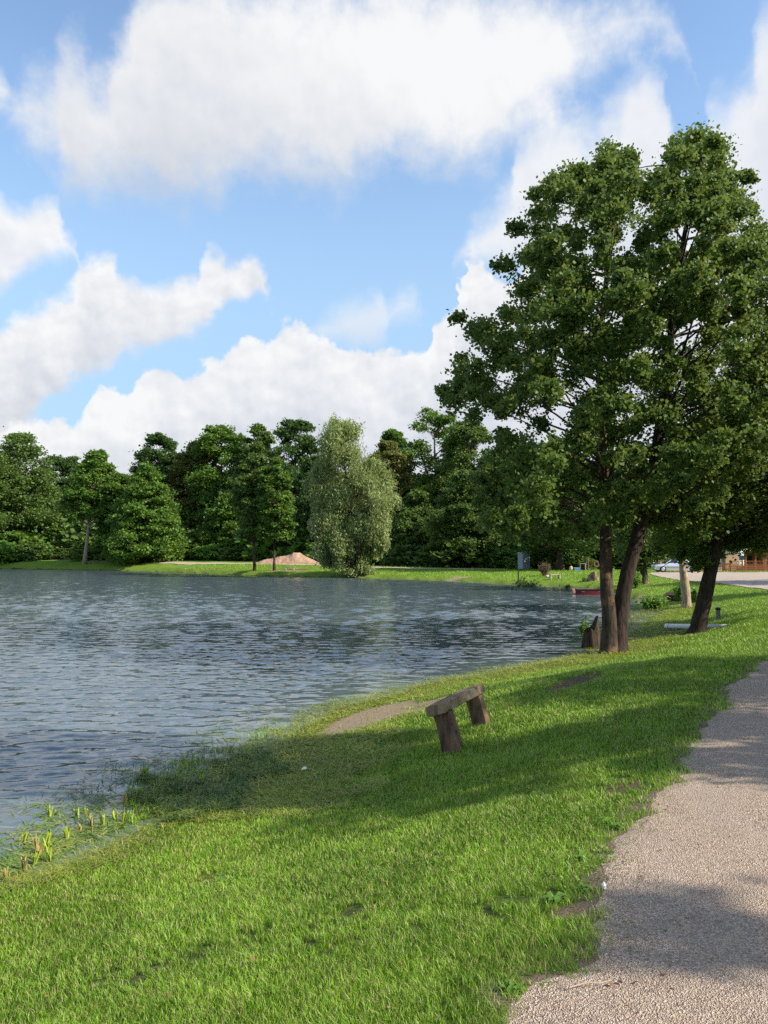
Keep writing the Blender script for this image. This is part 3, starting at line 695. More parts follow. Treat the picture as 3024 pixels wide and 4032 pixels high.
# loose reed leaves floating off the near bank
n = 5200
uu = rng.rand(n) * 1150 - 40; vv = 3460 - uu * .42 - rng.rand(n) ** 1.3 * 260
ps = np.array([on_level(a, b, ZW + .004) for a, b in zip(uu, vv)])
s = -sdist(ps[:, 0], ps[:, 1]); n1 = fbm(ps[:, 0] * 3, ps[:, 1] * 3, 3)
kp = (s > 0.02) & (s < 1.9) & (rng.rand(n) < np.exp(-s / .75) * 1.2) & (n1 > .36); ps = ps[kp]; m_ = len(ps)
ps[:, 2] += rng.rand(m_) * .006
V, Fb, k = blades(ps, 0.10 + 0.34 * rng.rand(m_) ** 2, 0.009 + .010 * rng.rand(m_), np.ones(m_), rng, 3, flat=.003 + .02 * rng.rand(m_) ** 4)
tag(link('reed_leaves', np_mesh('reed_leaves', V, Fb, M_reed, False, {'tint': np.repeat(rng.rand(m_), k)})), kind='stuff')
# short reed stubble standing in the shaded margin
n = 3600
uu = 500 + rng.rand(n) * 560; vv = 3260 - (uu - 500) * .36 - rng.rand(n) * 200
ps = np.array([on_level(a, b, ZW) for a, b in zip(uu, vv)]); n1 = fbm(ps[:, 0] * 5, ps[:, 1] * 5, 3)
kp = (n1 > .47) & (sdist(ps[:, 0], ps[:, 1]) < .5); ps = ps[kp]; m_ = len(ps); ps[:, 2] -= .02
V, Fb, k = blades(ps, 0.03 + 0.07 * rng.rand(m_), 0.008 + .007 * rng.rand(m_), .1 + .5 * rng.rand(m_), rng, 3)
tag(link('reed_stubble', np_mesh('reed_stubble', V, Fb, M_grass, False, {'tint': np.repeat(rng.rand(m_) * .9, k)})), kind='stuff')

# heaped water weed, cut and drawn together in the shaded margin: leaning tangled blades
x, y, d = wedge(190000, 6.5, 11, rng, 25)
n1 = fbm(x * 3, y * 3 + 4, 4); n2 = fbm(x * 8 + 2, y * 8, 3)
jx, jy = x + (fbm(x * 2.5, y * 2.5 + 7, 3) - .5) * .9, y + (fbm(x * 2.5 + 9, y * 2.5, 3) - .5) * .9
kp = in_polyxy(jx, jy, POLY_MAT) & (n1 > .43)
x, y, n1, n2 = x[kp], y[kp], n1[kp], n2[kp]; m_ = len(x)
z = np.maximum(terrain(x, y), ZW) + .004 + .16 * np.clip(n2 - .40, 0, 1) * rng.rand(m_)
V, Fb, k = blades(np.stack([x, y, z], 1), 0.05 + 0.12 * rng.rand(m_) ** 2, 0.006 + .006 * rng.rand(m_), np.ones(m_), rng, 3, flat=0.015 + .11 * rng.rand(m_) ** 2.2)
tag(link('water_weed', np_mesh('water_weed', V, Fb, M_weed, False, {'tint': np.repeat(rng.rand(m_) * .95, k)})), kind='stuff')

x, y, d = wedge(60000, 5.5, 12.5, rng, 27)
s_ = -sdist(x, y); n1 = fbm(x * 2.2, y * 2.2 + 4, 4)
cx, cy = POLY_MAT.mean(0); rr_ = np.hypot(x - cx, y - cy)
kp = (s_ > .0) & (s_ < 2.2) & (rng.rand(len(x)) < np.exp(-np.maximum(rr_ - .9, 0) / .45)) & (n1 > .44)
x, y = x[kp], y[kp]; m_ = len(x)
V, Fb, k = blades(np.stack([x, y, np.full(m_, ZW + .012) + .01 * rng.rand(m_)], 1), 0.08 + .24 * rng.rand(m_) ** 2, 0.007 + .008 * rng.rand(m_), np.ones(m_), rng, 3, flat=.005 + .03 * rng.rand(m_) ** 3)
tag(link('weed_strands', np_mesh('weed_strands', V, Fb, M_weed, False, {'tint': np.repeat(rng.rand(m_) * .95, k)})), kind='stuff')
# ------------------------------------------------------------------ trees
M_leaf_alder = leaf_mat('alder_leaves', (0.030, 0.068, 0.016), (0.110, 0.185, 0.032), (0.36, 0.42, 0.08), 0.22)
M_leaf_dark = leaf_mat('dark_leaves', (0.030, 0.074, 0.023), (0.083, 0.157, 0.036), (0.165, 0.231, 0.049))
M_leaf_green = leaf_mat('green_leaves', (0.049, 0.124, 0.023), (0.140, 0.256, 0.036), (0.297, 0.346, 0.066))
M_leaf_mid = leaf_mat('mid_leaves', (0.049, 0.102, 0.023), (0.129, 0.214, 0.043), (0.247, 0.281, 0.066))
M_leaf_olive = leaf_mat('olive_leaves', (0.083, 0.102, 0.026), (0.198, 0.214, 0.053), (0.330, 0.281, 0.083))
M_leaf_willow = leaf_mat('willow_leaves', (0.12, 0.175, 0.060), (0.30, 0.37, 0.135), (0.46, 0.45, 0.13), 0.28)
M_leaf_fresh = leaf_mat('fresh_leaves', (0.083, 0.198, 0.033), (0.198, 0.363, 0.058), (0.396, 0.495, 0.099))
M_leaf_dry = leaf_mat('dry_twigs', (0.12, 0.085, 0.045), (0.26, 0.19, 0.11), (0.36, 0.28, 0.17))
M_bark = bark_mat('grey_brown_bark', (0.085, 0.062, 0.046), (0.028, 0.020, 0.015), (0.19, 0.115, 0.07))
M_bark_dark = bark_mat('dark_bark', (0.062, 0.045, 0.035), (0.020, 0.015, 0.012))
M_bark_pale = bark_mat('pale_bark', (0.50, 0.39, 0.28), (0.20, 0.14, 0.10), (0.38, 0.24, 0.15))

def leaves_mesh(name, centers, size, mat, rng, clump=None, aspect=0.75, updir=0.35, droop=0.0):
    n = len(centers)
    nrm = rng.randn(n, 3); nrm /= np.linalg.norm(nrm, axis=1)[:, None]; nrm[:, 2] = np.abs(nrm[:, 2]) + updir; nrm /= np.linalg.norm(nrm, axis=1)[:, None]
    t = rng.randn(n, 3); 
    if droop: t = t * (1 - droop) + np.array([0, 0, -1.6]) * droop; nrm = rng.randn(n, 3)
    t -= nrm * (t * nrm).sum(1)[:, None] / (nrm * nrm).sum(1)[:, None]; t /= np.linalg.norm(t, axis=1)[:, None] + 1e-9
    nrm /= np.linalg.norm(nrm, axis=1)[:, None]
    b = np.cross(nrm, t); sz = (size * (0.6 + 0.8 * rng.rand(n)))[:, None] if np.isscalar(size) else (size * (0.6 + 0.8 * rng.rand(n)))[:, None]
    t = t * sz * 0.5; b = b * sz * 0.5 * aspect
    # a leaf is a rounded five-cornered blade
    V = np.stack([centers - t, centers - t * .1 + b, centers + t * .75 + b * .55, centers + t * .75 - b * .55, centers - t * .1 - b], 1)
    Fb = np.arange(n * 5).reshape(n, 5)
    tint = np.repeat(rng.rand(n), 5); cl = np.repeat(clump if clump is not None else rng.rand(n), 5)
    return np_mesh(name, V.reshape(-1, 3), Fb, mat, False, {'tint': tint, 'clump': cl})

def sprays(blobs, nsub, nleaf, rng, subr=0.33, shell=0.45, flat=0.5):
    """blobs: (x,y,z,r[,flat]) -> leaf centres gathered in sub-sprays, with one clump number per spray"""
    B = np.asarray(blobs, float); out_c = []; out_k = []; subs = []
    for bx, by, bz, r in B[:, :4]:
        d = rng.randn(nsub, 3); d /= np.linalg.norm(d, axis=1)[:, None]
        rr = r * (shell + (1 - shell) * rng.rand(nsub) ** 0.6)
        c = np.array([bx, by, bz]) + d * rr[:, None] * np.array([1, 1, 0.78]) * rng.uniform(.75, 1.25, 3)
        subs.append(c)
        sr = r * subr * (0.7 + 0.6 * rng.rand(nsub))
        q = rng.randn(nsub, nleaf, 3) * 0.62; q[..., 2] *= flat; q *= 1 + (rng.rand(nsub, nleaf, 1) < .07) * .6
        pts = c[:, None] + q * sr[:, None, None]
        out_c.append(pts.reshape(-1, 3)); out_k.append(np.repeat(np.clip(rng.rand(nsub) * .8 + .2 * rng.rand(), 0, 1), nleaf))
    return np.concatenate(out_c), np.concatenate(out_k), np.concatenate(subs)

def bez(p0, p1, p2, n):
    t = np.linspace(0, 1, n)[:, None]; return (1 - t) ** 2 * np.array(p0) + 2 * t * (1 - t) * np.array(p1) + t * t * np.array(p2)

def trunk_and_limbs(mb, axis, r0, r1, targets, rng, twig=0.03, seg=8, hlo=0.25, lift=0.18):
    """axis: list of points from the foot up; targets get a limb each"""
    axis = np.array(axis); n = len(axis)
    t = np.linspace(0, 1, n); rad_ = r0 + (r1 - r0) * t ** 0.8
    rad_[0] *= 1.35; 
    if n > 2: rad_[1] *= 1.03
    mb.tube([tuple(p) for p in axis], list(rad_), seg, True, rough=0.07, seed=rng.randint(999))
    z0, z1 = axis[0, 2], axis[-1, 2]
    for tg in targets:
        d = math.hypot(tg[0] - np.interp(tg[2], axis[:, 2], axis[:, 0]), tg[1] - np.interp(tg[2], axis[:, 2], axis[:, 1]))
        zs = min(max(tg[2] - d * (0.35 + .4 * rng.rand()), z0 + (z1 - z0) * hlo), z1 * 0.98 + z0 * .02)
        st = np.array([np.interp(zs, axis[:, 2], axis[:, 0]), np.interp(zs, axis[:, 2], axis[:, 1]), zs])
        rr = np.interp(zs, axis[:, 2], rad_)
        mid = (st + tg[:3]) / 2 + np.array([rng.randn() * .05 * d, rng.randn() * .05 * d, -lift * d * 0.2 + rng.randn() * .04 * d])
        P = bez(st, mid, tg[:3], 6)
        r_a = min(rr * 0.55, twig + 0.035 * d); 
        mb.tube([tuple(p) for p in P], list(np.linspace(r_a, max(twig * .35, 0.006), 6)), 5, False)

def tree_proto(name, H, base, R, prof, nb, nsub, nleaf, leaf, mat, bark, tr, rng, lean=(0, 0), rb=0.30, droop=0.0, aspect=0.75, top_pt=0.0, subr=0.33):
    """returns (trunk mesh, crown mesh) standing at the origin"""
    blobs = []
    k = 0
    while len(blobs) < nb and k < nb * 40:
        k += 1
        t = rng.rand(); rr = R * np.interp(t, [p[0] for p in prof], [p[1] for p in prof])
        th = rng.rand() * 2 * PI; q = rr * (0.35 + 0.65 * rng.rand() ** .5)
        br = R * rb * (0.65 + 0.6 * rng.rand()) * (0.6 + .4 * rr / R)
        z = base + (H - base) * t - br * .5 * t
        c = np.array([q * math.cos(th) + lean[0] * z / H, q * math.sin(th) + lean[1] * z / H, z])
        if all(np.linalg.norm(c - b[:3]) > 0.62 * (br + b[3]) * .8 for b in blobs) or k > nb * 25:
            blobs.append(np.array([*c, br]))
    blobs.append(np.array([lean[0], lean[1], H - R * rb * .6, R * rb * .75]))
    blobs = np.array(blobs)
    pts, cl, subs = sprays(blobs, nsub, nleaf, rng, subr)
    if droop: pts[:, 2] -= np.abs(rng.randn(len(pts))) * R * 0.10 * droop * 3
    crown = leaves_mesh('crown', pts, leaf, mat, rng, cl, aspect, droop=droop)
    mb = MB(); zt = H * 0.86
    wob = rng.randn(2) * .007 * H
    axis = [(lean[0] * z / H + wob[0] * math.sin(z / H * 5), lean[1] * z / H + wob[1] * math.sin(z / H * 4), z) for z in np.linspace(-0.3, zt, 9)]
    trunk_and_limbs(mb, axis, tr, tr * .22, blobs, rng, 0.05, 8, 0.22)
    me = bpy.data.meshes.new('trunk'); me.from_pydata(mb.v, [], mb.f); me.update(); me.polygons.foreach_set('use_smooth', [True] * len(me.polygons)); me.materials.append(bark)
    return me, crown
def place_tree(name, meshes, loc, label, cat='tree', group=None, rz=0.0, sc=1.0, scz=None):
    o = empty(name, loc, rz, label, cat, group); o.scale = (sc, sc, scz or sc)
    link('trunk', meshes[0], o); link('crown', meshes[1], o)
    return o

ROUND = [(0, .75), (.15, .95), (.4, 1.0), (.7, .9), (.9, .66), (1, .35)]
OVAL = [(0, .65), (.2, .9), (.45, 1.0), (.75, .82), (.92, .52), (1, .22)]
CONE = [(0, .85), (.2, 1.0), (.45, .78), (.7, .52), (.9, .28), (1, .08)]
SKIRT = [(0, .95), (.2, 1.0), (.5, .9), (.75, .65), (.92, .35), (1, .1)]
PYR = [(0, .85), (.2, 1.0), (.5, .82), (.75, .5), (.92, .25), (1, .08)]
COL = [(0, .7), (.25, .95), (.5, 1.0), (.8, .8), (.93, .5), (1, .2)]
GR_BACK = 'trees of the wood across the pond'
GR_SHORE = 'trees on the far bank of the pond'
def far_tree(u, vtop, vbase, du, Y, prof, mat, bark, label, name='deciduous_tree', group=GR_BACK, seed=1, base_v=None, nb=80, nsub=14, nleaf=36, leaf=None, droop=0, aspect=.75, tr=None, rb=.27, subr=.50, lean_u=0):
    nb = max(nb, 80)
    rng_ = np.random.RandomState(seed)
    x = pdir(u, 2188)[0] / pdir(u, 2188)[1] * Y; zg = gz(x, Y)
    top = at(u, vtop, Y)[2]; H = top - zg; R = du / F * Y
    b0 = (at(u, base_v, Y)[2] - zg) if base_v else H * .12
    leaf = leaf or Y * 0.0028; R *= 1.12
    ms = tree_proto(name, H, max(b0, .4), R, prof, nb, nsub, nleaf, leaf, mat, bark, tr or (0.018 * H), rng_, rb=rb, droop=droop, aspect=aspect, subr=subr, lean=(lean_u / F * Y, 0))
    return place_tree(name, ms, (x, Y, zg - .05), label, 'tree', group)
T = far_tree
# the wood behind the walk, left to right
T(70, 1700, 2200, 165, 172, CONE, M_leaf_mid, M_bark, 'tall feathery alder, the leftmost and tallest tree at the left edge', 'alder_tree', seed=2, base_v=2130, nb=70)
T(235, 1795, 2200, 110, 186, ROUND, M_leaf_dark, M_bark, 'dark round tree between the tall left-edge alder and the alder with the pale trunk', seed=3)
T(-80, 1760, 2200, 130, 165, OVAL, M_leaf_mid, M_bark, 'alder cut by the left edge of the photo', 'alder_tree', seed=61)
T(405, 1840, 2200, 90, 186, OVAL, M_leaf_mid, M_bark, 'low dull green tree top behind the alder with the pale trunk', seed=64)
T(622, 1705, 2200, 90, 172, OVAL, M_leaf_dark, M_bark_dark, 'dark pointed tree rising behind the dense bush-like shore tree', seed=5)
T(765, 1735, 2200, 85, 168, ROUND, M_leaf_olive, M_bark, 'yellowish green tree just right of the dark pointed tree', seed=6, nb=50)
T(868, 1672, 2200, 110, 164, ROUND, M_leaf_green, M_bark, 'bright green tall tree, its top left of the paired slim shore trees', seed=7, nb=60)
T(1010, 1668, 2200, 80, 160, OVAL, M_leaf_mid, M_bark, 'tree top showing above the paired slim shore trees', seed=8)
T(1160, 1645, 2200, 105, 150, ROUND, M_leaf_dark, M_bark_dark, 'darkest round-topped tree, directly left of the pale willow', seed=9, nb=60)
T(930, 1880, 2205, 110, 150, SKIRT, M_leaf_green, M_bark, 'lower bright tree in front of the wood, left of the two slim trunks', seed=63, base_v=2190)
T(1250, 1800, 2210, 90, 135, COL, M_leaf_dark, M_bark_dark, 'dark tree half hidden behind the left side of the willow', seed=62)
T(1530, 1735, 2220, 95, 128, OVAL, M_leaf_olive, M_bark, 'olive brown tree directly right of the willow', seed=10, base_v=2150, nb=55)
T(1540, 1690, 2220, 70, 146, ROUND, M_leaf_green, M_bark, 'small green top peeping over the olive brown tree', seed=11)
T(1715, 1618, 2220, 120, 132, ROUND, M_leaf_green, M_bark, 'tall deep green tree, the highest of the wood right of the willow', seed=12, nb=60)
T(1850, 1655, 2225, 110, 124, ROUND, M_leaf_mid, M_bark, 'green tree touching the left tip of the big double-trunked alder', seed=13, nb=55)
T(1640, 1930, 2225, 90, 118, SKIRT, M_leaf_mid, M_bark, 'low broad dark tree under the olive brown one', seed=14, base_v=2190)
T(1835, 1850, 2230, 110, 108, SKIRT, M_leaf_mid, M_bark, 'yellow-tinged tree left of the portable toilet', seed=15, base_v=2140)
T(1990, 1760, 2235, 130, 118, ROUND, M_leaf_dark, M_bark, 'dark tree behind the portable toilet', seed=16, base_v=2150)
T(2205, 1780, 2248, 190, 92, ROUND, M_leaf_dark, M_bark, 'spreading dark tree with a thick grey leaning trunk beside the dead shrub', 'tree', 'trees on the far meadow', 17, base_v=2150, nb=70, tr=.50)
T(2400, 1850, 2240, 150, 100, ROUND, M_leaf_dark, M_bark, 'dark tree seen between the two stems of the double-trunked alder', seed=18, base_v=2170)
T(2600, 1820, 2240, 150, 108, ROUND, M_leaf_mid, M_bark, 'tree behind the silver car', seed=19, base_v=2110)
T(2870, 1880, 2240, 170, 110, ROUND, M_leaf_mid, M_bark, 'tree behind the brown chalet', seed=20, base_v=2080)
# a second, deeper row that closes the wood (each one a tree of its own)
back = [ (40, 190), (170, 205), (320, 200), (520, 195), (690, 190), (820, 188), (960, 180), (1100, 172), (1220, 165), (1340, 158), (1450, 152), (1620, 150), (1790, 146), (1930, 140), (2090, 135), (2260, 128), (2480, 130), (2720, 135), (2960, 140)]
rngb = np.random.RandomState(5)
protoB = [tree_proto('deciduous_tree', 24, .6, 8.0, p, 90, 11, 13, .75, mt, M_bark_dark, .4, np.random.RandomState(90 + i), subr=.5) for i, (p, mt) in enumerate([(ROUND, M_leaf_dark), (SKIRT, M_leaf_mid), (SKIRT, M_leaf_dark)])]
for i, (u, Y) in enumerate(back):
    x = (u - 1512) / F * Y; zg = gz(x, Y); hv = [1820, 1850, 1800, 1870][i % 4]
    if u < 450: hv += 60
    H = at(u, hv, Y)[2] - zg
    place_tree('deciduous_tree', protoB[i % 3], (x, Y + rngb.rand() * 6, zg), 'dark tree deep in the wood, mostly hidden by the trees in front of it', 'tree', 'trees filling the depth of the wood', rngb.rand() * 6, H / 24 * 1.05, H / 24)
# trees on the grassy bank
T(334, 1770, 2195, 92, 146, PYR, M_leaf_green, M_bark_pale, 'green alder on the far lawn with its bare pale trunk showing', 'alder_tree', GR_SHORE, 21, base_v=2030, nb=80, tr=.42, lean_u=45)
T(570, 1828, 2250, 128, 139, PYR, M_leaf_green, M_bark, 'dense bush-like tree with branches down to the water', 'alder_tree', GR_SHORE, 22, base_v=2238, nb=110, rb=.24)
T(480, 1865, 2235, 90, 146, COL, M_leaf_green, M_bark, 'rounded tree joined to the dense shore tree, on its left', 'alder_tree', GR_SHORE, 23, base_v=2180, nb=55)
T(1003, 1790, 2240, 78, 103, COL, M_leaf_mid, M_bark, 'slim alder on the far bank, the left of a pair of bare trunks', 'alder_tree', GR_SHORE, 24, base_v=2110, nb=48, tr=.20)
T(1080, 1800, 2242, 62, 101, COL, M_leaf_green, M_bark, 'slim alder on the far bank in front of the sand heap', 'alder_tree', GR_SHORE, 25, base_v=2120, nb=40, tr=.16)
# the willow, from sprays laid out in depth
rw = np.random.RandomState(31)
Yw = 92.0
wb = [(1330, 1720, 70), (1370, 1700, 60), (1290, 1790, 60), (1400, 1790, 80), (1310, 1880, 80), (1430, 1880, 75), (1260, 1850, 50), (1500, 1900, 60), (1350, 1970, 90), (1480, 1980, 80), (1260, 1960, 55), (1520, 2030, 50),
      (1290, 2050, 75), (1400, 2070, 80), (1500, 2080, 55), (1240, 2060, 40), (1330, 2140, 70), (1430, 2150, 60), (1260, 2140, 40), (1490, 2150, 35), (1330, 2200, 38), (1400, 2215, 50), (1440, 2250, 40), (1395, 2255, 35), (1290, 2185, 30), (1345, 1680, 40), (1470, 1830, 40), (1230, 1900, 30), (1545, 1960, 25)]
wx, wg = (1415 - 1512) / F * Yw, 0
wz = gz(wx, Yw); W = []
for u, v, r in wb:
    for k in range(4):
        p = at(u + rw.randn() * r * .35, v + rw.randn() * r * .2, Yw); rr = r / F * Yw
        W.append((p[0] - wx, rw.uniform(-1, 1) * min(3.4, rr * 1.5), p[2] - wz, rr * .62))
pts, cl, subs = sprays(W, 30, 26, rw, .30, .30, 1.6); keep = pts[:, 2] > 0.05
pts, cl = pts[keep], cl[keep]; q = pts.copy(); q[:, 2] -= rw.rand(len(q)) ** 1.5 * 1.1; q[:, 2] = np.maximum(q[:, 2], .1)
ob = empty('willow_tree', (wx, Yw, wz), 0, 'silvery green willow drooping down to the far waterline', 'tree', GR_SHORE)
link('crown', leaves_mesh('crown', q, 0.36, M_leaf_willow, rw, cl, .30, droop=.55), ob)
mb = MB(); trunk_and_limbs(mb, [(0.2, 0, -.3), (.1, 0, 1.5), (-.3, 0, 4), (-.9, 0, 8), (-1.6, 0, 12), (-2.2, 0, 15.2)], .42, .1, [np.array(w) for w in W[::2]], rw, .04, 8, .08)
mb.build('trunk', M_bark, ob, True)

# ---- helper for the near trees: crowns laid out inside an outline at true size and depth
def in_poly(px, py, P):
    P = np.array(P, float); c = np.zeros(len(px), bool); m = len(P)
    for i in range(m):
        x1, y1 = P[i]; x2, y2 = P[(i + 1) % m]
        if y1 != y2: c ^= ((y1 > py) != (y2 > py)) & (px < (x2 - x1) * (py - y1) / (y2 - y1) + x1)
    return c
def poly_dist(px, py, P):
    P = np.array(P, float); b = np.full(len(px), 1e9)
    for i in range(len(P)):
        a = P[i]; d = P[(i + 1) % len(P)] - a; t = np.clip(((px - a[0]) * d[0] + (py - a[1]) * d[1]) / (d @ d), 0, 1)
        b = np.minimum(b, np.hypot(px - a[0] - t * d[0], py - a[1] - t * d[1]))
    return b
def crown_blobs(outline, Y, nb, r_px, depth, rng, inset=0.55, holes=()):
    O = np.array(outline, float); lo, hi_ = O.min(0), O.max(0); B = []; k = 0
    while len(B) < nb and k < 60000:
        k += 1
        u, v = lo[0] + rng.rand() * (hi_[0] - lo[0]), lo[1] + rng.rand() * (hi_[1] - lo[1])
        if not in_poly(np.array([u]), np.array([v]), O)[0]: continue
        dd = poly_dist(np.array([u]), np.array([v]), O)[0]
        r = r_px * (.65 + .6 * rng.rand())
        if dd < r * inset: continue
        if any((u - a) ** 2 + (v - b) ** 2 < c * c for a, b, c in holes) and rng.rand() < .85: continue
        dmax = depth * min(1, (dd / (r_px * 4.0)) ** .5)
        yy = Y + rng.uniform(-1, 1) * dmax
        p = at(u, v, yy); rw_ = r / F * yy
        if all(np.linalg.norm(p - b[:3]) > .50 * (rw_ + b[3]) for b in B) or rng.rand() < .02: B.append(np.array([*p, rw_]))
    return np.array(B)
# big double-trunked alder on the near bank
rh = np.random.RandomState(44)
base = hit(2385, 2572); YT = base[1]
out_hero = [(2130, 745), (2200, 690), (2280, 650), (2340, 580), (2390, 555), (2430, 600), (2480, 580), (2520, 640), (2545, 720), (2570, 680), (2620, 600), (2650, 545), (2700, 505), (2760, 500), (2840, 520), (2860, 600), (2850, 680), (2900, 720),
            (2940, 780), (2990, 860), (3060, 930), (3150, 1150), (3180, 1500), (3120, 1800), (2950, 1900), (2700, 2060), (2560, 2080), (2420, 2110), (2200, 2120), (2050, 2130), (1900, 2060), (1870, 1960), (1880, 1850), (1960, 1760), (1890, 1700), (1830, 1640),
            (1740, 1560), (1770, 1500), (1800, 1420), (1860, 1350), (1850, 1260), (1950, 1210), (2040, 1180), (1990, 1130), (2100, 1060), (2060, 1010), (2040, 900), (2110, 860), (2080, 790)]
HB = crown_blobs(out_hero, YT, 820, 38, 4.6, rh, .40, holes=[(2190, 1640, 70), (2330, 1500, 60), (2700, 1330, 60), (2130, 1480, 50), (2500, 1560, 55), (2360, 1100, 50), (2600, 1700, 45), (2050, 1680, 55), (2480, 900, 40), (2540, 1390, 45), (2250, 800, 40)])
extra = [(1815, 1415, 26), (1745, 1545, 24), (1760, 1570, 22), (1990, 1040, 30), (1960, 1045, 22), (1800, 1250, 26), (2020, 895, 26), (2950, 700, 24), (2925, 690, 20), (2890, 690, 20), (2960, 830, 22), (2110, 760, 30), (2930, 1010, 40), (2740, 540, 45), (2800, 560, 45), (2690, 620, 40), (2400, 600, 40)]
HB = np.array(list(HB) + [np.array([*at(u, v, YT + rh.uniform(-1.2, 1.2)), r / F * YT]) for u, v, r in extra])
print('HERO BLOBS', len(HB)); HBl = HB.copy(); HBl[:, :3] -= base
pts, cl, subs = sprays(HBl, 11, 29, rh, .70, .05, .85)
ob = empty('alder_tree', tuple(base), 0, 'tall dark alder with two stems at the water edge', 'tree')
link('crown', leaves_mesh('crown', pts, .088, M_leaf_alder, rh, cl, .85, updir=.05), ob)
def apx(lst, Y, b): return [np.array(at(u, v, Y + dy)) - b for u, v, dy in lst]
stemL = apx([(2395, 2590, 0), (2398, 2540, 0), (2400, 2440, 0), (2388, 2300, 0), (2385, 2150, .1), (2384, 2000, .2), (2378, 1850, .2), (2370, 1700, .1), (2362, 1500, 0), (2372, 1250, -.1), (2400, 1000, -.1), (2430, 760, 0), (2420, 640, 0)], YT, base)
stemR = apx([(2432, 2575, .15), (2435, 2500, .2), (2445, 2400, .25), (2470, 2260, .3), (2515, 2100, .4), (2545, 1950, .5), (2580, 1800, .6), (2600, 1650, .7), (2635, 1400, .7), (2650, 1200, .6), (2690, 950, .5), (2740, 720, .4), (2760, 600, .3)], YT, base)
mL, mR = MB(), MB()
left_t = [b for b in HBl if b[0] < (2520 - 2385) / F * YT]; right_t = [b for b in HBl if b[0] >= (2520 - 2385) / F * YT]
def stem(mb, P, r, tg, rng, seed):
    P = catmull(np.array(P), 3, closed=False)
    mb.tube([tuple(p) for p in P], list(r(np.linspace(0, 1, len(P)))), 14, True, rough=.06, seed=seed)
    for t in tg[::5]:
        d = np.linalg.norm(P[:, :2] - t[:2], axis=1) + np.abs(P[:, 2] - t[2]) * .3
        dh = np.min(np.linalg.norm(P[:, :2] - t[:2], axis=1)); zs = t[2] - dh * (.25 + .5 * rng.rand())
        zs = max(zs, 3.6); i = int(np.argmin(np.abs(P[:, 2] - zs))); st = P[i]; dd = np.linalg.norm(t[:3] - st)
        mid = (st + t[:3]) / 2 + rng.randn(3) * .06 * dd + np.array([0, 0, .06 * dd])
        Q = bez(st, mid, t[:3], 7); ra = min(.010 + .009 * dd, .045)
        mb.tube([tuple(p) for p in Q], list(np.linspace(ra, .008, 7)), 5, False)
stem(mL, stemL, lambda t: np.interp(t, [0, .04, .15, .4, .7, 1], [.42, .25, .19, .14, .085, .025]), left_t, rh, 1)
stem(mR, stemR, lambda t: np.interp(t, [0, .04, .15, .4, .7, 1], [.37, .25, .21, .165, .095, .025]), right_t, rh, 2)
mL.build('trunk', M_bark, ob, True); mR.build('trunk', M_bark_dark, ob, True)
# twigs that carry the sprays
mb = MB(); sel = rh.choice(len(subs), 1500, replace=False)
for i in sel:
    b = HBl[i // 11]; mb.tube([tuple(b[:3]), tuple((b[:3] + subs[i]) / 2 + rh.randn(3) * .04), tuple(subs[i])], [.010, .007, .004], 3, False)
mb.build('twigs', M_bark_dark, ob)

# leaning alder right of it
rl = np.random.RandomState(51)
b2 = hit(2742, 2492); Y2 = b2[1]
out2 = [(2560, 2060), (2540, 1950), (2600, 1850), (2700, 1750), (2850, 1500), (2950, 1300), (3100, 1180), (3500, 1100), (3650, 1500), (3600, 1900), (3400, 2150), (3100, 2160), (2990, 2140), (2900, 2120), (2820, 2160), (2740, 2195), (2640, 2165)]
B2 = crown_blobs(out2, Y2 + .5, 190, 66, 3.8, rl, .45)
B2 = np.array(list(B2) + [np.array([*at(u, v, Y2 + dy), r / F * Y2]) for u, v, r, dy in [(2760, 2190, 40, 0), (2745, 2225, 22, 0), (2800, 2180, 40, .5), (2690, 2178, 28, 1), (2600, 2150, 40, 2), (2890, 2140, 40, 0), (3000, 2150, 40, -.5), (2650, 2150, 50, 1.5), (2960, 2120, 50, 0)]])
B2[:, :3] -= b2
pts, cl, subs2 = sprays(B2, 20, 32, rl, .65, .1, .8)
ob = empty('alder_tree', tuple(b2), 0, 'dark alder leaning to the right behind which the white pipe lies', 'tree')
link('crown', leaves_mesh('crown', pts, .095, M_leaf_alder, rl, cl, .85), ob)
mb = MB(); ax2 = apx([(2742, 2510, 0), (2750, 2470, 0), (2768, 2380, 0), (2795, 2260, 0), (2822, 2140, 0), (2850, 2020, 0), (2890, 1880, 0), (2940, 1720, 0), (3010, 1560, 0), (3120, 1350, 0)], Y2, b2)
P = catmull(np.array(ax2), 3, closed=False); rr_ = np.interp(np.linspace(0, 1, len(P)), [0, .05, .12, .5, 1], [.42, .30, .24, .18, .04])
mb.tube([tuple(p) for p in P], list(rr_), 12, True, rough=.06, seed=3)
for t in B2[::2]:
    zs = max(t[2] - .4 * abs(t[0] - np.interp(t[2], P[:, 2], P[:, 0])), 2.6); i = int(np.argmin(np.abs(P[:, 2] - zs))); st = P[i]; dd = np.linalg.norm(t[:3] - st)
    Q = bez(st, (st + t[:3]) / 2 + rl.randn(3) * .06 * dd, t[:3], 6); mb.tube([tuple(p) for p in Q], list(np.linspace(min(.02 + .014 * dd, .09), .008, 6)), 5, False)
mb.build('trunk', M_bark_dark, ob, True)

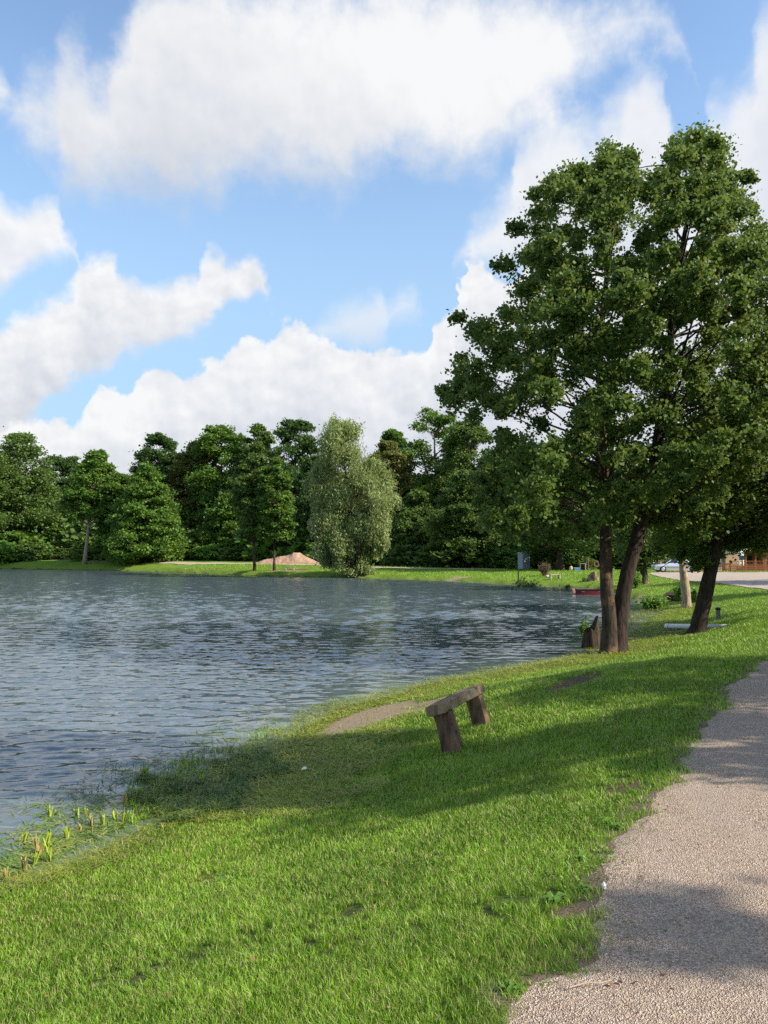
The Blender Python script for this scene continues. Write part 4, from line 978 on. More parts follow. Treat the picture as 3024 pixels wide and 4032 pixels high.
# forked pale trunk further back, and the small tree beyond it
def mid_tree(bu, bv, axis, r0, blobs, leaf, mat, bark, label, seed, name='alder_tree', ns=14, nl=18):
    r_ = np.random.RandomState(seed); b = hit(bu, bv); Y = b[1]
    B = np.array([np.array([*at(u + r_.randn() * 8, v + r_.randn() * 8, Y + dy), r / F * Y]) for u, v, r, dy in blobs]); B[:, :3] -= b
    o = empty(name, tuple(b), 0, label, 'tree'); pts, cl, _ = sprays(B, ns, nl, r_, .55, .3)
    link('crown', leaves_mesh('crown', pts, leaf, mat, r_, cl, .85), o)
    mb = MB()
    for k, (ax, ra, rb_) in enumerate(axis):
        P = catmull(np.array(apx(ax, Y, b)), 3, closed=False); mb.tube([tuple(p) for p in P], list(np.linspace(ra, rb_, len(P))), 10, True, rough=.07, seed=seed + k)
    P = np.array(apx(axis[0][0], Y, b))
    for t in B:
        st = P[-1]; Q = bez(st, (st + t[:3]) / 2, t[:3], 5); mb.tube([tuple(p) for p in Q], list(np.linspace(.06, .015, 5)), 5, False)
    mb.build('trunk', bark, o, True); return o
rb_ = np.random.RandomState(8)
mid_tree(2702, 2392, [([(2702, 2405, 0), (2703, 2370, 0), (2697, 2300, 0), (2690, 2240, 0), (2692, 2190, 0), (2700, 2120, 0), (2710, 1990, 0)], .25, .09), ([(2693, 2255, -.05), (2680, 2215, -.1), (2668, 2160, -.1), (2655, 2080, 0)], .12, .06)], .2,
         [(2620 + rb_.rand() * 230, 2110 - rb_.rand() * 330, 55, rb_.uniform(-2, 2)) for _ in range(42)], .16, M_leaf_alder, M_bark_pale, 'alder with a pale scarred forked trunk between the leaning tree and the log', 71)
mid_tree(2535, 2300, [([(2535, 2310, 0), (2534, 2280, 0), (2530, 2220, 0), (2520, 2150, 0), (2515, 2050, 0)], .40, .15)], .3,
         [(2440 + rb_.rand() * 190, 2185 - rb_.rand() * 330, 48, rb_.uniform(-3, 3)) for _ in range(46)] + [(2500, 2215, 30, 0), (2545, 2185, 26, 0), (2480, 2190, 36, 0)], .21, M_leaf_mid, M_bark, 'tree with a short trunk standing just left of the silver car', 72)

# shade trees standing out of the picture on the right, by the path
protoS = [tree_proto('alder_tree', 12.5, 4.6, 1.75, OVAL, 50, 16, 24, .14, M_leaf_alder, M_bark, .2, np.random.RandomState(200), subr=.55),
          tree_proto('alder_tree', 11, 2.6, 3.0, ROUND, 75, 16, 24, .16, M_leaf_alder, M_bark, .25, np.random.RandomState(201), subr=.55),
          tree_proto('alder_tree', 9.5, 3.0, 2.3, ROUND, 24, 8, 30, .13, M_leaf_alder, M_bark, .2, np.random.RandomState(207), rb=.16, subr=.45)]
SHADE = [(0, 12.2, 4.8, 0, .85), (2, 14.0, -0.75, 1.0, .95), (2, 13.5, -1.0, 4.2, .8), (2, 15.2, 0.2, 2.6, .85), (0, 10.3, 4.55, 2.2, .74), (1, 16.0, 7.3, .5, .9), (1, 20.5, 8.9, 2, .75), (1, 27, 12.8, 4, 1.0), (1, 31, 18, 3, .9), (1, 37, 24, 5, 1.1), (0, 34, 33, 2, 1.2), (1, 40, 47, 1, 1.3), (1, 49, 50, 3, 1.3), (1, 45, 34, 0, 1.3), (1, 62, 44, 2, 1.4)]
for i, (k, x, y, rz, sc) in enumerate(SHADE):
    place_tree('alder_tree', protoS[k], (x, y, gz(x, y)), 'alder on the right side of the footpath, outside the picture', 'tree', 'alders along the right side of the footpath', rz, sc, 1.0 if i == 0 else (.86 if i == 4 else sc))

# shrubs and young growth closing the foot of the wood
protoH = [tree_proto('shrub', 3.0, .15, 2.4, SKIRT, 34, 9, 12, .34, mt, M_bark_dark, .06, np.random.RandomState(300 + i), subr=.5, rb=.3) for i, mt in enumerate([M_leaf_green, M_leaf_mid, M_leaf_fresh])]
rq = np.random.RandomState(12); i = 0
for (u, Y) in [(uu_, 0) for uu_ in range(-120, 2560, 62)]:
    fw = np.interp(u, [-300, 120, 760, 1200, 1620, 2000, 2250, 2600], [150, 160, 148, 122, 112, 104, 94, 100]) + rq.rand() * 6
    if 985 < u < 1290: fw += 16
    x = (u - 1512) / F * fw; k = rq.randint(3); big = 1.0 + 1.3 * rq.rand() ** 2
    place_tree('shrub', protoH[k], (x, fw, gz(x, fw)), ['leafy green shrub at the foot of the wood behind the walk', 'dull green shrub at the foot of the wood behind the walk', 'fresh light green shrub at the foot of the wood behind the walk'][k], 'shrub', 'shrubs along the edge of the wood', rq.rand() * 6, big * 1.15, big * .9)
for u in range(-100, 2700, 95):
    fw = np.interp(u, [-300, 120, 760, 1200, 1620, 2000, 2250, 2600], [150, 160, 148, 122, 112, 104, 94, 100]) + 14 + rq.rand() * 10
    x = (u - 1512) / F * fw; k = rq.randint(2); big = 2.6 + 1.2 * rq.rand()
    place_tree('shrub', protoH[k], (x, fw, gz(x, fw)), 'tall shrub in the shade under the trees of the wood', 'shrub', 'tall shrubs inside the wood', rq.rand() * 6, big)
# ------------------------------------------------------------------ things
M_wood_old = bark_mat('weathered_wood', (0.34, 0.235, 0.14), (0.11, 0.075, 0.045), (0.52, 0.37, 0.21), 5.0, (0.085, 0.07, 0.045))
M_wood_red = bark_mat('reddish_wood', (0.20, 0.125, 0.075), (0.055, 0.034, 0.024), (0.36, 0.23, 0.13), 4.0)
M_wood_pale = simple_mat('pale_wood', (0.55, 0.45, 0.33), (0.36, 0.27, 0.18), 12, 0.85, 0.2, stretch=(1, 1, .3))
M_white = simple_mat('white_plastic', (0.80, 0.79, 0.76), (0.68, 0.66, 0.60), 3, 0.4, 0.5)
M_offwhite = simple_mat('off_white_paint', (0.72, 0.72, 0.70), (0.60, 0.60, 0.58), 4, 0.6, 0.3)
M_black = simple_mat('black', (0.02, 0.02, 0.022), (0.012, 0.012, 0.012), 5, 0.6, 0.3)
M_grey = simple_mat('grey', (0.30, 0.29, 0.28), (0.20, 0.19, 0.18), 14, 0.85, 0.2)
M_greyblue = simple_mat('grey_blue_plastic', (0.38, 0.43, 0.50), (0.31, 0.36, 0.43), 3, 0.5, 0.4)
M_green = simple_mat('green_plastic', (0.02, 0.12, 0.05), (0.01, 0.06, 0.03), 5, 0.5, 0.4)
M_red = simple_mat('dark_red_paint', (0.17, 0.022, 0.028), (0.11, 0.014, 0.018), 5, 0.5, 0.4)
M_fence = simple_mat('red_brown_stain', (0.30, 0.115, 0.055), (0.20, 0.07, 0.035), 9, 0.8, 0.2, stretch=(1, 1, .3))
M_chalet = simple_mat('brown_cladding', (0.40, 0.17, 0.075), (0.28, 0.11, 0.05), 3, 0.8, 0.2, stretch=(.2, .2, 6))
M_tan = simple_mat('tan_render', (0.55, 0.36, 0.22), (0.44, 0.28, 0.17), 3, 0.9, 0.2)
M_teal = simple_mat('pale_teal_cloth', (0.35, 0.50, 0.46), (0.22, 0.34, 0.33), 3, 0.9, 0.1)
M_yellow = simple_mat('cream_plastic', (0.70, 0.52, 0.25), (0.55, 0.40, 0.20), 5, 0.5, 0.4)
M_blue = simple_mat('blue_plastic', (0.05, 0.22, 0.62), (0.03, 0.15, 0.45), 5, 0.5, 0.4)
M_orange = simple_mat('orange_brown', (0.30, 0.15, 0.085), (0.20, 0.10, 0.055), 8, 0.7, 0.3)
M_rubber = simple_mat('rubber', (0.02, 0.02, 0.02), (0.012, 0.012, 0.012), 9, 0.85, 0.2)
M_steel = simple_mat('wheel_rim', (0.62, 0.63, 0.65), (0.5, 0.5, 0.52), 9, 0.35, 0.5, metal=0.5)
M_sand = simple_mat('heaped_sand', (0.44, 0.29, 0.20), (0.29, 0.185, 0.125), 2.2, 0.97, 0.05, 1.0, 0.12)
M_cut = simple_mat('cut_wood', (0.60, 0.40, 0.24), (0.42, 0.26, 0.15), 14, 0.85, 0.2)
m, nt = newmat('car_paint'); b = bsdf(nt, (0.60, 0.64, 0.70), 0.28, 0.5, metal=0.25); b.inputs['Coat Weight'].default_value = 0.6; out(nt, b.outputs[0]); M_car = m
m, nt = newmat('window_glass'); b = bsdf(nt, (0.015, 0.03, 0.05), 0.05, 0.8); out(nt, b.outputs[0]); M_glass = m
m, nt = newmat('tail_lamp'); b = bsdf(nt, (0.45, 0.02, 0.02), 0.2, 0.6); out(nt, b.outputs[0]); M_tail = m
m, nt = newmat('lamp_glass'); b = bsdf(nt, (0.6, 0.62, 0.64), 0.1, 0.8); out(nt, b.outputs[0]); M_lamp = m

# --- the wooden bench, leaning towards the water
f1 = hit(1782, 2912); f2 = hit(1912, 2842)
ang = math.radians(-25)                                   # long axis turned 25 degrees to the right of the view
cB = Vector(at(1778, 2900, 8.95)); zb = float(f1[2])
ob = empty('park_bench', (cB.x, 8.95, zb), ang, 'weathered wooden plank bench on two thick posts, leaning towards the water', 'bench')
TILT = Matrix.Rotation(math.radians(-17), 4, 'Y')
Hs = 0.07 - zb
M0 = TILT
mb = MB(); 
def wonk_box(mb, x0, x1, y0, y1, z0, z1, M, seed, amt=.006, cuts=6):
    """a sawn beam: long in y or z, with slightly wandering edges"""
    r = random.Random(seed); lng = 'y' if (y1 - y0) > (z1 - z0) else 'z'
    vs = []; n = cuts + 1
    for i in range(n):
        t = i / cuts
        for sx, sz in ((-1, -1), (-.86, -1.0), (.86, -1), (1, -.8), (1, .8), (.86, 1), (-.86, 1), (-1, .8)):
            j = r.uniform(-amt, amt); k = r.uniform(-amt, amt)
            if lng == 'y': vs.append(((x0 + x1) / 2 + sx * (x1 - x0) / 2 + j, y0 + (y1 - y0) * t, (z0 + z1) / 2 + sz * (z1 - z0) / 2 + k))
            else: vs.append(((x0 + x1) / 2 + sx * (x1 - x0) / 2 + j, (y0 + y1) / 2 + sz * (y1 - y0) / 2 + k, z0 + (z1 - z0) * t))
    fs = [tuple(range(8))[::(1 if lng == 'y' else -1)], tuple(cuts * 8 + k for k in range(8))[::(-1 if lng == 'y' else 1)]]
    for i in range(cuts):
        for k in range(8):
            q = (i * 8 + k, i * 8 + (k + 1) % 8, (i + 1) * 8 + (k + 1) % 8, (i + 1) * 8 + k)
            fs.append(q[::-1] if lng == 'y' else q)
    mb.add(vs, fs, M)
wonk_box(mb, -.125, .125, -.10, 1.34, Hs - .115, Hs, M0, 1)
mb.build('seat', M_wood_old, ob)
for k, y0 in enumerate((-.04, 1.10)):
    mb = MB(); wonk_box(mb, -.085, .115, y0, y0 + .16, -.30, Hs - .117, M0, 5 + k, .007); mb.build('leg', M_wood_red, ob)

# --- white pipe half sunk in the lawn
p = hit(2625, 2476); p1 = hit(2868, 2466)
ob = empty('pipe', (0, 0, 0), 0, 'white plastic pipe lying in the grass behind the leaning alder', 'pipe')
mb = MB(); a_ = Vector((p[0], p[1], p[2] + .075)); b_ = Vector((p1[0], p1[1], p1[2] - .02)); dirv = (b_ - a_).normalized()
n = 18; vs = []; fs = []; ax = dirv.cross(Vector((0, 0, 1))).normalized(); bx = ax.cross(dirv)
for R_o, q in ((.085, a_), (.085, a_ + (b_ - a_) * .5), (.08, b_), (.075, b_), (.075, a_)):
    for k in range(n): w_ = 2 * PI * k / n; vs.append(q + (ax * math.cos(w_) + bx * math.sin(w_)) * R_o)
for i in range(5):
    for k in range(n): fs.append((i * n + k, i * n + (k + 1) % n, ((i + 1) % 5) * n + (k + 1) % n, ((i + 1) % 5) * n + k))
mb.add(vs, fs); mb.build('tube', M_white, ob, True)
mb = MB(); mb.tube([a_ - dirv * .02, a_ + dirv * .14], [.094, .094], 18, False); mb.build('socket', M_white, ob, True)

# --- short grey post with a white cap
p = hit(2828, 2436)
ob = empty('bollard', tuple(p), .3, 'short grey post with black band and white cap, right of the leaning alder', 'post')
sc = p[1] / F; hp = 46 * sc; wp = 20 * sc
mb = MB(); mb.tube([(0, 0, -.1), (0, 0, .04), (0, 0, hp * .72)], [wp * .55, wp * .48, wp * .44], 12, True, rough=.03); mb.build('post', M_grey, ob)
mb = MB(); mb.tube([(0, 0, hp * .72), (0, 0, hp * .92)], [wp * .50, wp * .50], 12); mb.build('band', M_black, ob)
mb = MB(); mb.tube([(0, 0, hp * .92), (0, 0, hp)], [wp * .52, wp * .49], 12); mb.build('cap', M_white, ob)

# --- the two cut logs by the pale trunk
def log_thing(u, v, L_, r_, rz, label, bark, tilt=0.0, dx=0):
    p = hit(u, v); o = empty('log', tuple(p + np.array([0, 0, r_ * .75])), rz, label, 'log')
    mb = MB(); pts = [(-L_ / 2 + L_ * k / 6, 0, (k - 3) * tilt) for k in range(7)]
    mb.tube(pts, [r_ * q for q in (1.0, .97, 1.02, .96, 1, .98, .95)], 14, False, rough=.06, seed=int(u)); mb.build('bark', bark, o, True)
    for s_ in (0, 6):
        mb = MB(); e = Vector(pts[s_]); vs = [e + Vector((0, math.cos(2 * PI * k / 14) * r_ * .93, math.sin(2 * PI * k / 14) * r_ * .93)) for k in range(14)]
        mb.add([v_ + Vector((-.012 if s_ == 0 else .012, 0, 0)) for v_ in vs], [tuple(range(14))]); mb.build('cut_face', M_cut, o)
    return o
log_thing(2628, 2362, .62, .21, math.radians(35), 'dark log end tipped up behind the pale-cut log, left of the forked pale trunk', M_bark_dark, .03)
log_thing(2652, 2366, .60, .17, math.radians(-25), 'short log with pale cut face lying left of the forked pale trunk', M_bark)

# --- stumps
def stump(u, v, w_px, h_px, label, seed, bark=M_bark, jag=.25, flare=1.3):
    p = hit(u, v); sc = p[1] / F; r = w_px * sc / 2; H = h_px * sc; rr = random.Random(seed); o = empty('tree_stump', tuple(p), rr.random() * 6, label, 'tree stump')
    n = 26; vs = []; fs = []
    hs = [-.15, .0, .12, .4, .75, 1.0]; fl = [flare * 1.05, flare, 1.1, .95, .88, .84]
    ph = [rr.uniform(.88, 1.15) for _ in range(n)]; pa = rr.random() * 6; top = [1 - jag * .5 + jag * (1.0 * math.sin(2 * PI * k / n + pa) + .5 * math.sin(4 * PI * k / n + 1) + .25 * math.sin(10 * PI * k / n) + rr.uniform(-.2, .2)) for k in range(n)]
    for i, (h_, f_) in enumerate(zip(hs, fl)):
        for k in range(n):
            w_ = 2 * PI * k / n; hh = h_ * (top[k] if i > 3 else 1); q = r * f_ * ph[k] * (1 + rr.uniform(-.03, .03))
            vs.append((math.cos(w_) * q, math.sin(w_) * q, hh * H))
    for i in range(5):
        for k in range(n): fs.append((i * n + k, i * n + (k + 1) % n, (i + 1) * n + (k + 1) % n, (i + 1) * n + k))
    mb = MB(); mb.add(vs, fs); mb.build('bark', bark, o, True)
    mb = MB(); c = [(vs[5 * n + k][0] * .96, vs[5 * n + k][1] * .96, vs[5 * n + k][2] - .012) for k in range(n)]; mb.add(c + [(0, 0, H * (.85))], [(k, (k + 1) % n, n) for k in range(n)]); mb.build('top_face', M_cut if jag < .2 else bark, o)
    return o
stump(2335, 2288, 42, 32, 'ragged grey-brown tree stump on the sunny far lawn above the red boat', 4, M_wood_old, .18, 1.15)
stump(2328, 2552, 66, 100, 'rotten broken stump against the foot of the double-trunked alder', 9, M_bark, .30, 1.15)

# --- leafy plants
def plant(name, u, v, h_px, w_px, mat, leaf, nst, nl, label, cat, seed, group=None, bark=M_bark, spread=1.0, aspect=.7):
    p = hit(u, v); sc = p[1] / F; H = h_px * sc; R = w_px * sc / 2; r_ = np.random.RandomState(seed)
    o = empty(name, tuple(p), 0, label, cat, group); mb = MB(); P = []
    for k in range(nst):
        th = r_.rand() * 6.28; q = R * r_.rand() ** .6 * spread; h_ = H * (.55 + .45 * r_.rand()) * (1 - .35 * q / R)
        e = np.array([math.cos(th) * q, math.sin(th) * q, h_]); Q = bez((e[0] * .15, e[1] * .15, -.03), (e[0] * .35, e[1] * .35, h_ * .6), e, 5)
        mb.tube([tuple(x_) for x_ in Q], list(np.linspace(.012, .004, 5) * (p[1] / 30 + .4)), 4, False)
        t = .15 + .85 * r_.rand(nl) ** .8; ix = t * 4; i0_ = np.minimum(ix.astype(int), 3); fr = (ix - i0_)[:, None]
        P.append(Q[i0_] * (1 - fr) + Q[i0_ + 1] * fr + r_.randn(nl, 3) * R * .16)
    P = np.concatenate(P); P[:, 2] = np.maximum(P[:, 2], .02)
    mb.build('stems', bark, o); link('leaves', leaves_mesh('leaves', P, leaf, mat, r_, None, aspect), o); return o
plant('shrub', 2145, 2268, 62, 52, M_leaf_dry, .10, 70, 60, 'dried brown shrub standing on the far lawn beside the small pale bench', 'shrub', 1, aspect=.3)
plant('shoots', 2300, 2540, 135, 36, M_leaf_fresh, .07, 12, 40, 'leafy green shoots growing from the water beside the rotten stump', 'plant', 2)
plant('bush', 2570, 2398, 58, 130, M_leaf_fresh, .14, 60, 30, 'low light green leafy bush at the edge of the inlet', 'bush', 3)
plant('bush', 2675, 2368, 70, 60, M_leaf_fresh, .12, 30, 30, 'upright leafy bush at the left foot of the forked pale trunk', 'bush', 4)
plant('bush', 2732, 2372, 56, 46, M_leaf_fresh, .12, 22, 26, 'small leafy bush just right of the forked pale trunk', 'bush', 41)
plant('bush', 2495, 2318, 80, 70, M_leaf_fresh, .16, 40, 30, 'green bush between the double-trunked alder and the tree by the car', 'bush', 5)
plant('bush', 2060, 2318 - 8, 16, 130, M_leaf_mid, .2, 20, 20, 'low dark waterside weeds left of the thin post', 'plant', 6)
plant('bush', 2235, 2318, 20, 26, M_leaf_mid, .12, 14, 16, 'small tuft of dark weeds at the waterline left of the red boat', 'plant', 7)
plant('bush', 2300, 2292, 22, 22, M_leaf_green, .12, 12, 16, 'small tuft of weeds beside the grey-brown stump', 'plant', 8)
plant('bush', 2260, 2238, 44, 60, M_leaf_green, .22, 24, 24, 'green bush behind the cream barrel', 'bush', 9)
plant('bush', 1400, 2272, 55, 130, M_leaf_willow, .3, 40, 24, 'pale sprouts round the foot of the willow at the waterline', 'bush', 10, aspect=.4)

# rosettes of broad-leaved weeds along the edge of the footpath
def rosette(u, v, r, label, seed):
    p = hit(u, v); r_ = np.random.RandomState(seed); mb = MB()
    for k in range(7 + r_.randint(4)):
        th = 2 * PI * k / 8 + r_.rand(); L_ = .48 * r * (.7 + .5 * r_.rand()); w_ = L_ * .20; n = 5; vs = []
        for i in range(n):
            t = i / (n - 1); x_ = L_ * t; z_ = .012 + L_ * (.55 * t - .62 * t * t) + .008 * r_.randn(); ww = w_ * math.sin(PI * min(t * .9 + .08, 1)) ** .7
            for s_ in (-1, 0, 1): vs.append((x_ * math.cos(th) - s_ * ww * math.sin(th), x_ * math.sin(th) + s_ * ww * math.cos(th), z_ + (.0 if s_ else -.15 * ww)))
        mb.add(vs, [(i * 3 + j, i * 3 + j + 1, i * 3 + j + 4, i * 3 + j + 3) for i in range(n - 1) for j in range(2)])
    o = mb.build('weed_plant', M_rosette, None, True, tuple(p)); tag(o, label, 'weed', 'broad-leaved weeds at the path edge')
M_rosette = simple_mat('dock_leaf', (0.11, 0.22, 0.028), (0.07, 0.15, 0.02), 14, 0.5, 0.3)
for i, (u, v, r, l) in enumerate([(2395, 3245, .16, 'broad-leaved weed poking out of the grass, farthest up the footpath edge'), (2432, 3262, .12, 'small broad-leaved weed next to the farthest one at the footpath edge'), (2290, 3385, .15, 'broad-leaved weed in the lawn beside the middle of the lit path'),
                                  (2190, 3545, .17, 'broad-leaved weed by the bare hollow in the path edge'), (2300, 3508, .12, 'broad-leaved weed beside the white pebble'), (2015, 3905, .13, 'broad-leaved weed closest to the bottom of the photo at the path edge'),
                                  (1520, 3140, .16, 'dark leafy weed in the lawn below the bench'), (870, 3475, .14, 'leafy weed in the left part of the near lawn')]): rosette(u, v, r, l, i)
p = hit(2377, 3502)
mb = MB(); r_ = random.Random(3); mb.tube([(0, 0, -.005), (0, 0, .012), (.002, 0, .028)], [.012, .015, .005], 7, True, rough=.15, seed=2)
tag(mb.build('stone', M_white, None, False, tuple(p + np.array([0, 0, .01]))), 'small white stone in the grass at the path edge', 'stone')
p = hit(1195, 3050)
mb = MB(); mb.add([(-.03, 0, 0.03), (.03, .01, .035), (.035, .03, .05), (-.02, .04, .04), (0, .02, .06)], [(0, 1, 4), (1, 2, 4), (2, 3, 4), (3, 0, 4)])
tag(mb.build('litter', M_white, None, False, tuple(p + np.array([0, 0, .02]))), 'crumpled white scrap of litter on the shaded cut weed', 'litter')

# --- cut reed stumps in the shallows
def reed(u, v, h_px, lean, label, seed, dry=False):
    p = on_level(u, v, ZW); sc = p[1] / F; r_ = random.Random(seed); h = h_px * sc; mb = MB()
    for k in range(8 + r_.randrange(4)):
        th = r_.random() * 6.28; q = .004 + .016 * r_.random(); w_ = .005 + .005 * r_.random(); hh = h * r_.uniform(.55, 1.1) * (1.0 if k else 1.25); x0 = math.cos(th) * q; y0 = math.sin(th) * q
        lx = lean * hh + r_.uniform(-.30, .30) * hh; ly = r_.uniform(-.25, .25) * hh
        c, s_ = math.cos(th + 1.57), math.sin(th + 1.57); vs = []
        for t in (0, .5, 1): vs += [(x0 + lx * t * t - c * w_, y0 + ly * t - s_ * w_, -.06 + (hh + .06) * t), (x0 + lx * t * t + c * w_ * .9, y0 + ly * t + s_ * w_ * .9, -.06 + (hh + .06) * t * (1 + .02 * k))]
        mb.add(vs, [(0, 1, 3, 2), (2, 3, 5, 4)])
    tag(mb.build('reed_stump', M_reed_dry if dry else M_reed_cut, None, False, tuple(p)), label, 'reed stump', 'cut reed stumps standing in the shallow water')
M_reed_cut = simple_mat('cut_reed', (0.42, 0.47, 0.06), (0.20, 0.30, 0.03), 60, 0.5, 0.3)
M_reed_dry = simple_mat('browned_reed', (0.44, 0.36, 0.12), (0.24, 0.20, 0.06), 60, 0.6, 0.3)
RL = ['yellow-green cut reed stump in the shallows', 'brownish cut reed stump in the shallows']
RS = [(93, 3320, 26, 0), (142, 3352, 34, 1), (181, 3340, 36, 0), (193, 3348, 26, 0), (162, 3365, 26, 1), (99, 3428, 34, 1), (133, 3408, 34, 0), (194, 3395, 52, 0), (307, 3220, 24, 0), (196, 3212, 24, 0), (217, 3210, 12, 0), (315, 3272, 16, 1), (265, 3305, 32, 0), (358, 3255, 26, 1), (403, 3250, 32, 0), (483, 3240, 30, 0), (453, 3230, 22, 0),
      (490, 3170, 28, 1), (549, 3138, 22, 0), (606, 3130, 20, 0), (582, 3158, 18, 1), (27, 3468, 30, 1), (55, 3500, 28, 1), (562, 3290, 26, 0), (582, 3268, 16, 0), (560, 3060, 26, 0), (576, 3055, 30, 0), (706, 3045, 24, 0), (740, 3035, 30, 0), (730, 3100, 26, 1), (640, 3100, 20, 1), (800, 3075, 24, 0), (620, 3205, 22, 0), (545, 3215, 20, 1), (680, 3220, 18, 0), (340, 3210, 18, 0)]
for i, (u, v, h, d_) in enumerate(RS): reed(u, v, h * 1.4, random.Random(i).uniform(-.25, .25), RL[d_], i, bool(d_))

# --- red boat at the far bank
p = on_level(2318, 2341, ZW); Yb_ = p[1]; Lb = 126 / F * Yb_
ob = empty('rowing_boat', (at(2320, 2335, Yb_)[0], Yb_, ZW), math.radians(4), 'small flat dark red boat moored at the far bank left of the double-trunked alder', 'boat')
hb = .40; wB = .95; nS = 9; vs = []
for i in range(nS):
    t = i / (nS - 1) * 2 - 1; x_ = t * Lb / 2; taper = 1 - .28 * abs(t) ** 3; rise = .07 * t * t
    for (yy, zz) in ((-1, 1), (-.82, -.25), (.82, -.25), (1, 1), (.93, 1), (.74, .0), (-.74, .0), (-.93, 1)): vs.append((x_ * (1.0 if zz > .5 else .93), yy * wB / 2 * taper, zz * hb * .85 + rise))
fs = []
for i in range(nS - 1):
    for k in range(8): fs.append((i * 8 + k, (i + 1) * 8 + k, (i + 1) * 8 + (k + 1) % 8, i * 8 + (k + 1) % 8))
fs.append((0, 1, 2, 3, 4, 5, 6, 7)[::-1]); e_ = (nS - 1) * 8; fs.append(tuple(e_ + k for k in range(8)))
mb = MB(); mb.add(vs, fs); mb.build('hull', M_red, ob)
mb = MB(); mb.box(-Lb / 2 - .02, Lb / 2 + .02, -wB / 2 - .03, -wB / 2 + .02, hb * .83, hb * .83 + .05); mb.build('gunwale', M_black, ob)
for t in (-.25, .25):
    mb = MB(); mb.box(t * Lb - .12, t * Lb + .12, -wB / 2 + .04, wB / 2 - .04, hb * .5, hb * .5 + .04); mb.build('thwart', M_wood_pale, ob)
mb = MB(); mb.box(Lb / 2 - .10, Lb / 2 + .03, -wB / 2 + .05, wB / 2 - .05, .02, hb * .95, bev=.01); mb.build('transom', M_wood_pale, ob)

# --- portable toilet
Yp = 97.0; xp = at(2063, 2243, Yp)[0]; zp = float(terrain(np.array([xp]), np.array([Yp]))[0])
ob = empty('portable_toilet', (xp, Yp, zp), math.radians(24), 'grey-blue portable toilet with rounded roof and round white sign, in front of the dark wood', 'portable toilet')
mb = MB(); mb.box(-.56, .56, -.56, .56, .08, 2.05, bev=.05); mb.build('cabin', M_greyblue, ob)
mb = MB(); mb.box(-.60, .60, -.60, .60, 0, .09, bev=.02); mb.build('base', M_black, ob)
mb = MB(); vs = []; nR = 8
for i in range(nR + 1):
    t = i / nR * PI; vs += [(-.60 * math.cos(t), -.60, 2.04 + .22 * math.sin(t) ** .6), (-.60 * math.cos(t), .60, 2.04 + .22 * math.sin(t) ** .6)]
mb.add(vs, [(2 * i, 2 * i + 2, 2 * i + 3, 2 * i + 1) for i in range(nR)] + [tuple(range(0, 2 * nR + 2, 2))[::-1], tuple(range(1, 2 * nR + 2, 2))]); mb.build('roof', M_greyblue, ob, False)
mb = MB(); mb.tube([(.35, .2, 2.2), (.35, .2, 2.42)], .05, 8); mb.build('vent_pipe', M_grey, ob)
mb = MB(); mb.box(.562, .60, -.44, .44, .14, 1.98, bev=.01); dr = mb.build('door', M_green, ob)
mb = MB(); mb.box(.60, .64, .30, .36, 1.0, 1.2); mb.build('handle', M_black, dr)
mb = MB(); mb.tube([(.20, -.562, 1.62), (.20, -.575, 1.62)], .13, 14); mb.build('sign_disc', M_offwhite, ob)

def post_thing(name, u, v, h_px, w_px, mat, label, cat='post', lean=(0, 0), square=True, Y=None):
    p = hit(u, v) if Y is None else np.array([at(u, v, Y)[0], Y, gz(at(u, v, Y)[0], Y)])
    sc = p[1] / F; h = h_px * sc; w = max(w_px * sc, .03) / 2
    mb = MB(); mb.tube([(0, 0, -.2), (lean[0] * h * .5, lean[1] * h * .5, h * .5), (lean[0] * h, lean[1] * h, h)], [w * 1.1, w, w * .9], 6, True, rough=.05, seed=int(u))
    return tag(mb.build(name, mat, None, False, tuple(p)), label, cat)
post_thing('post', 2041, 2298, 46, 5.5, M_bark_dark, 'thin dark post at the far waterline below the portable toilet')
post_thing('post', 2252, 2240, 44, 6, M_grey, 'pale grey post against the dark hedge behind the cream barrel', Y=93)
post_thing('stake', 2317, 2248, 54, 4, M_orange, 'upright reddish brown stake right of the white board', 'stake', Y=90)
post_thing('stake', 2303, 2248, 50, 2.2, M_grey, 'thin grey pole leaning against the reddish brown stake', 'stake', (.22, 0), Y=90)
# --- barrel, crate, board, ring
def on_Y(u, Y): x_ = at(u, 2240, Y)[0]; return (x_, Y, gz(x_, Y))
ob = empty('barrel', on_Y(2248, 90), 0, 'small cream barrel on the far lawn left of the blue crate', 'barrel')
mb = MB(); mb.tube([(0, 0, 0), (0, 0, .12), (0, 0, .25), (0, 0, .40), (0, 0, .50)], [.17, .21, .22, .21, .16], 14, True); mb.build('body', M_yellow, ob, True)
mb = MB(); mb.tube([(0, 0, .50), (0, 0, .54)], [.12, .11], 12); mb.build('lid', M_offwhite, ob)
ob = empty('crate', on_Y(2270, 90), math.radians(8), 'blue plastic crate on the far lawn between the barrel and the white board', 'crate')
mb = MB()
for (x0, x1, y0, y1) in ((-.33, .33, -.22, -.19), (-.33, .33, .19, .22), (-.33, -.30, -.19, .19), (.30, .33, -.19, .19)): mb.box(x0, x1, y0, y1, .02, .30)
mb.box(-.30, .30, -.19, .19, .0, .03); mb.build('box', M_blue, ob)
mb = MB(); mb.box(-.35, .35, -.24, .24, .305, .335, bev=.01); mb.build('rim', M_offwhite, ob)
ob = empty('board', on_Y(2295, 90), math.radians(-20), 'upright white-edged dark board propped beside the reddish brown stake', 'board')
Mt = Matrix.Rotation(math.radians(8), 4, 'X')
mb = MB(); mb.box(-.24, .24, -.02, .02, .02, .78, Mt); mb.build('panel', M_black, ob)
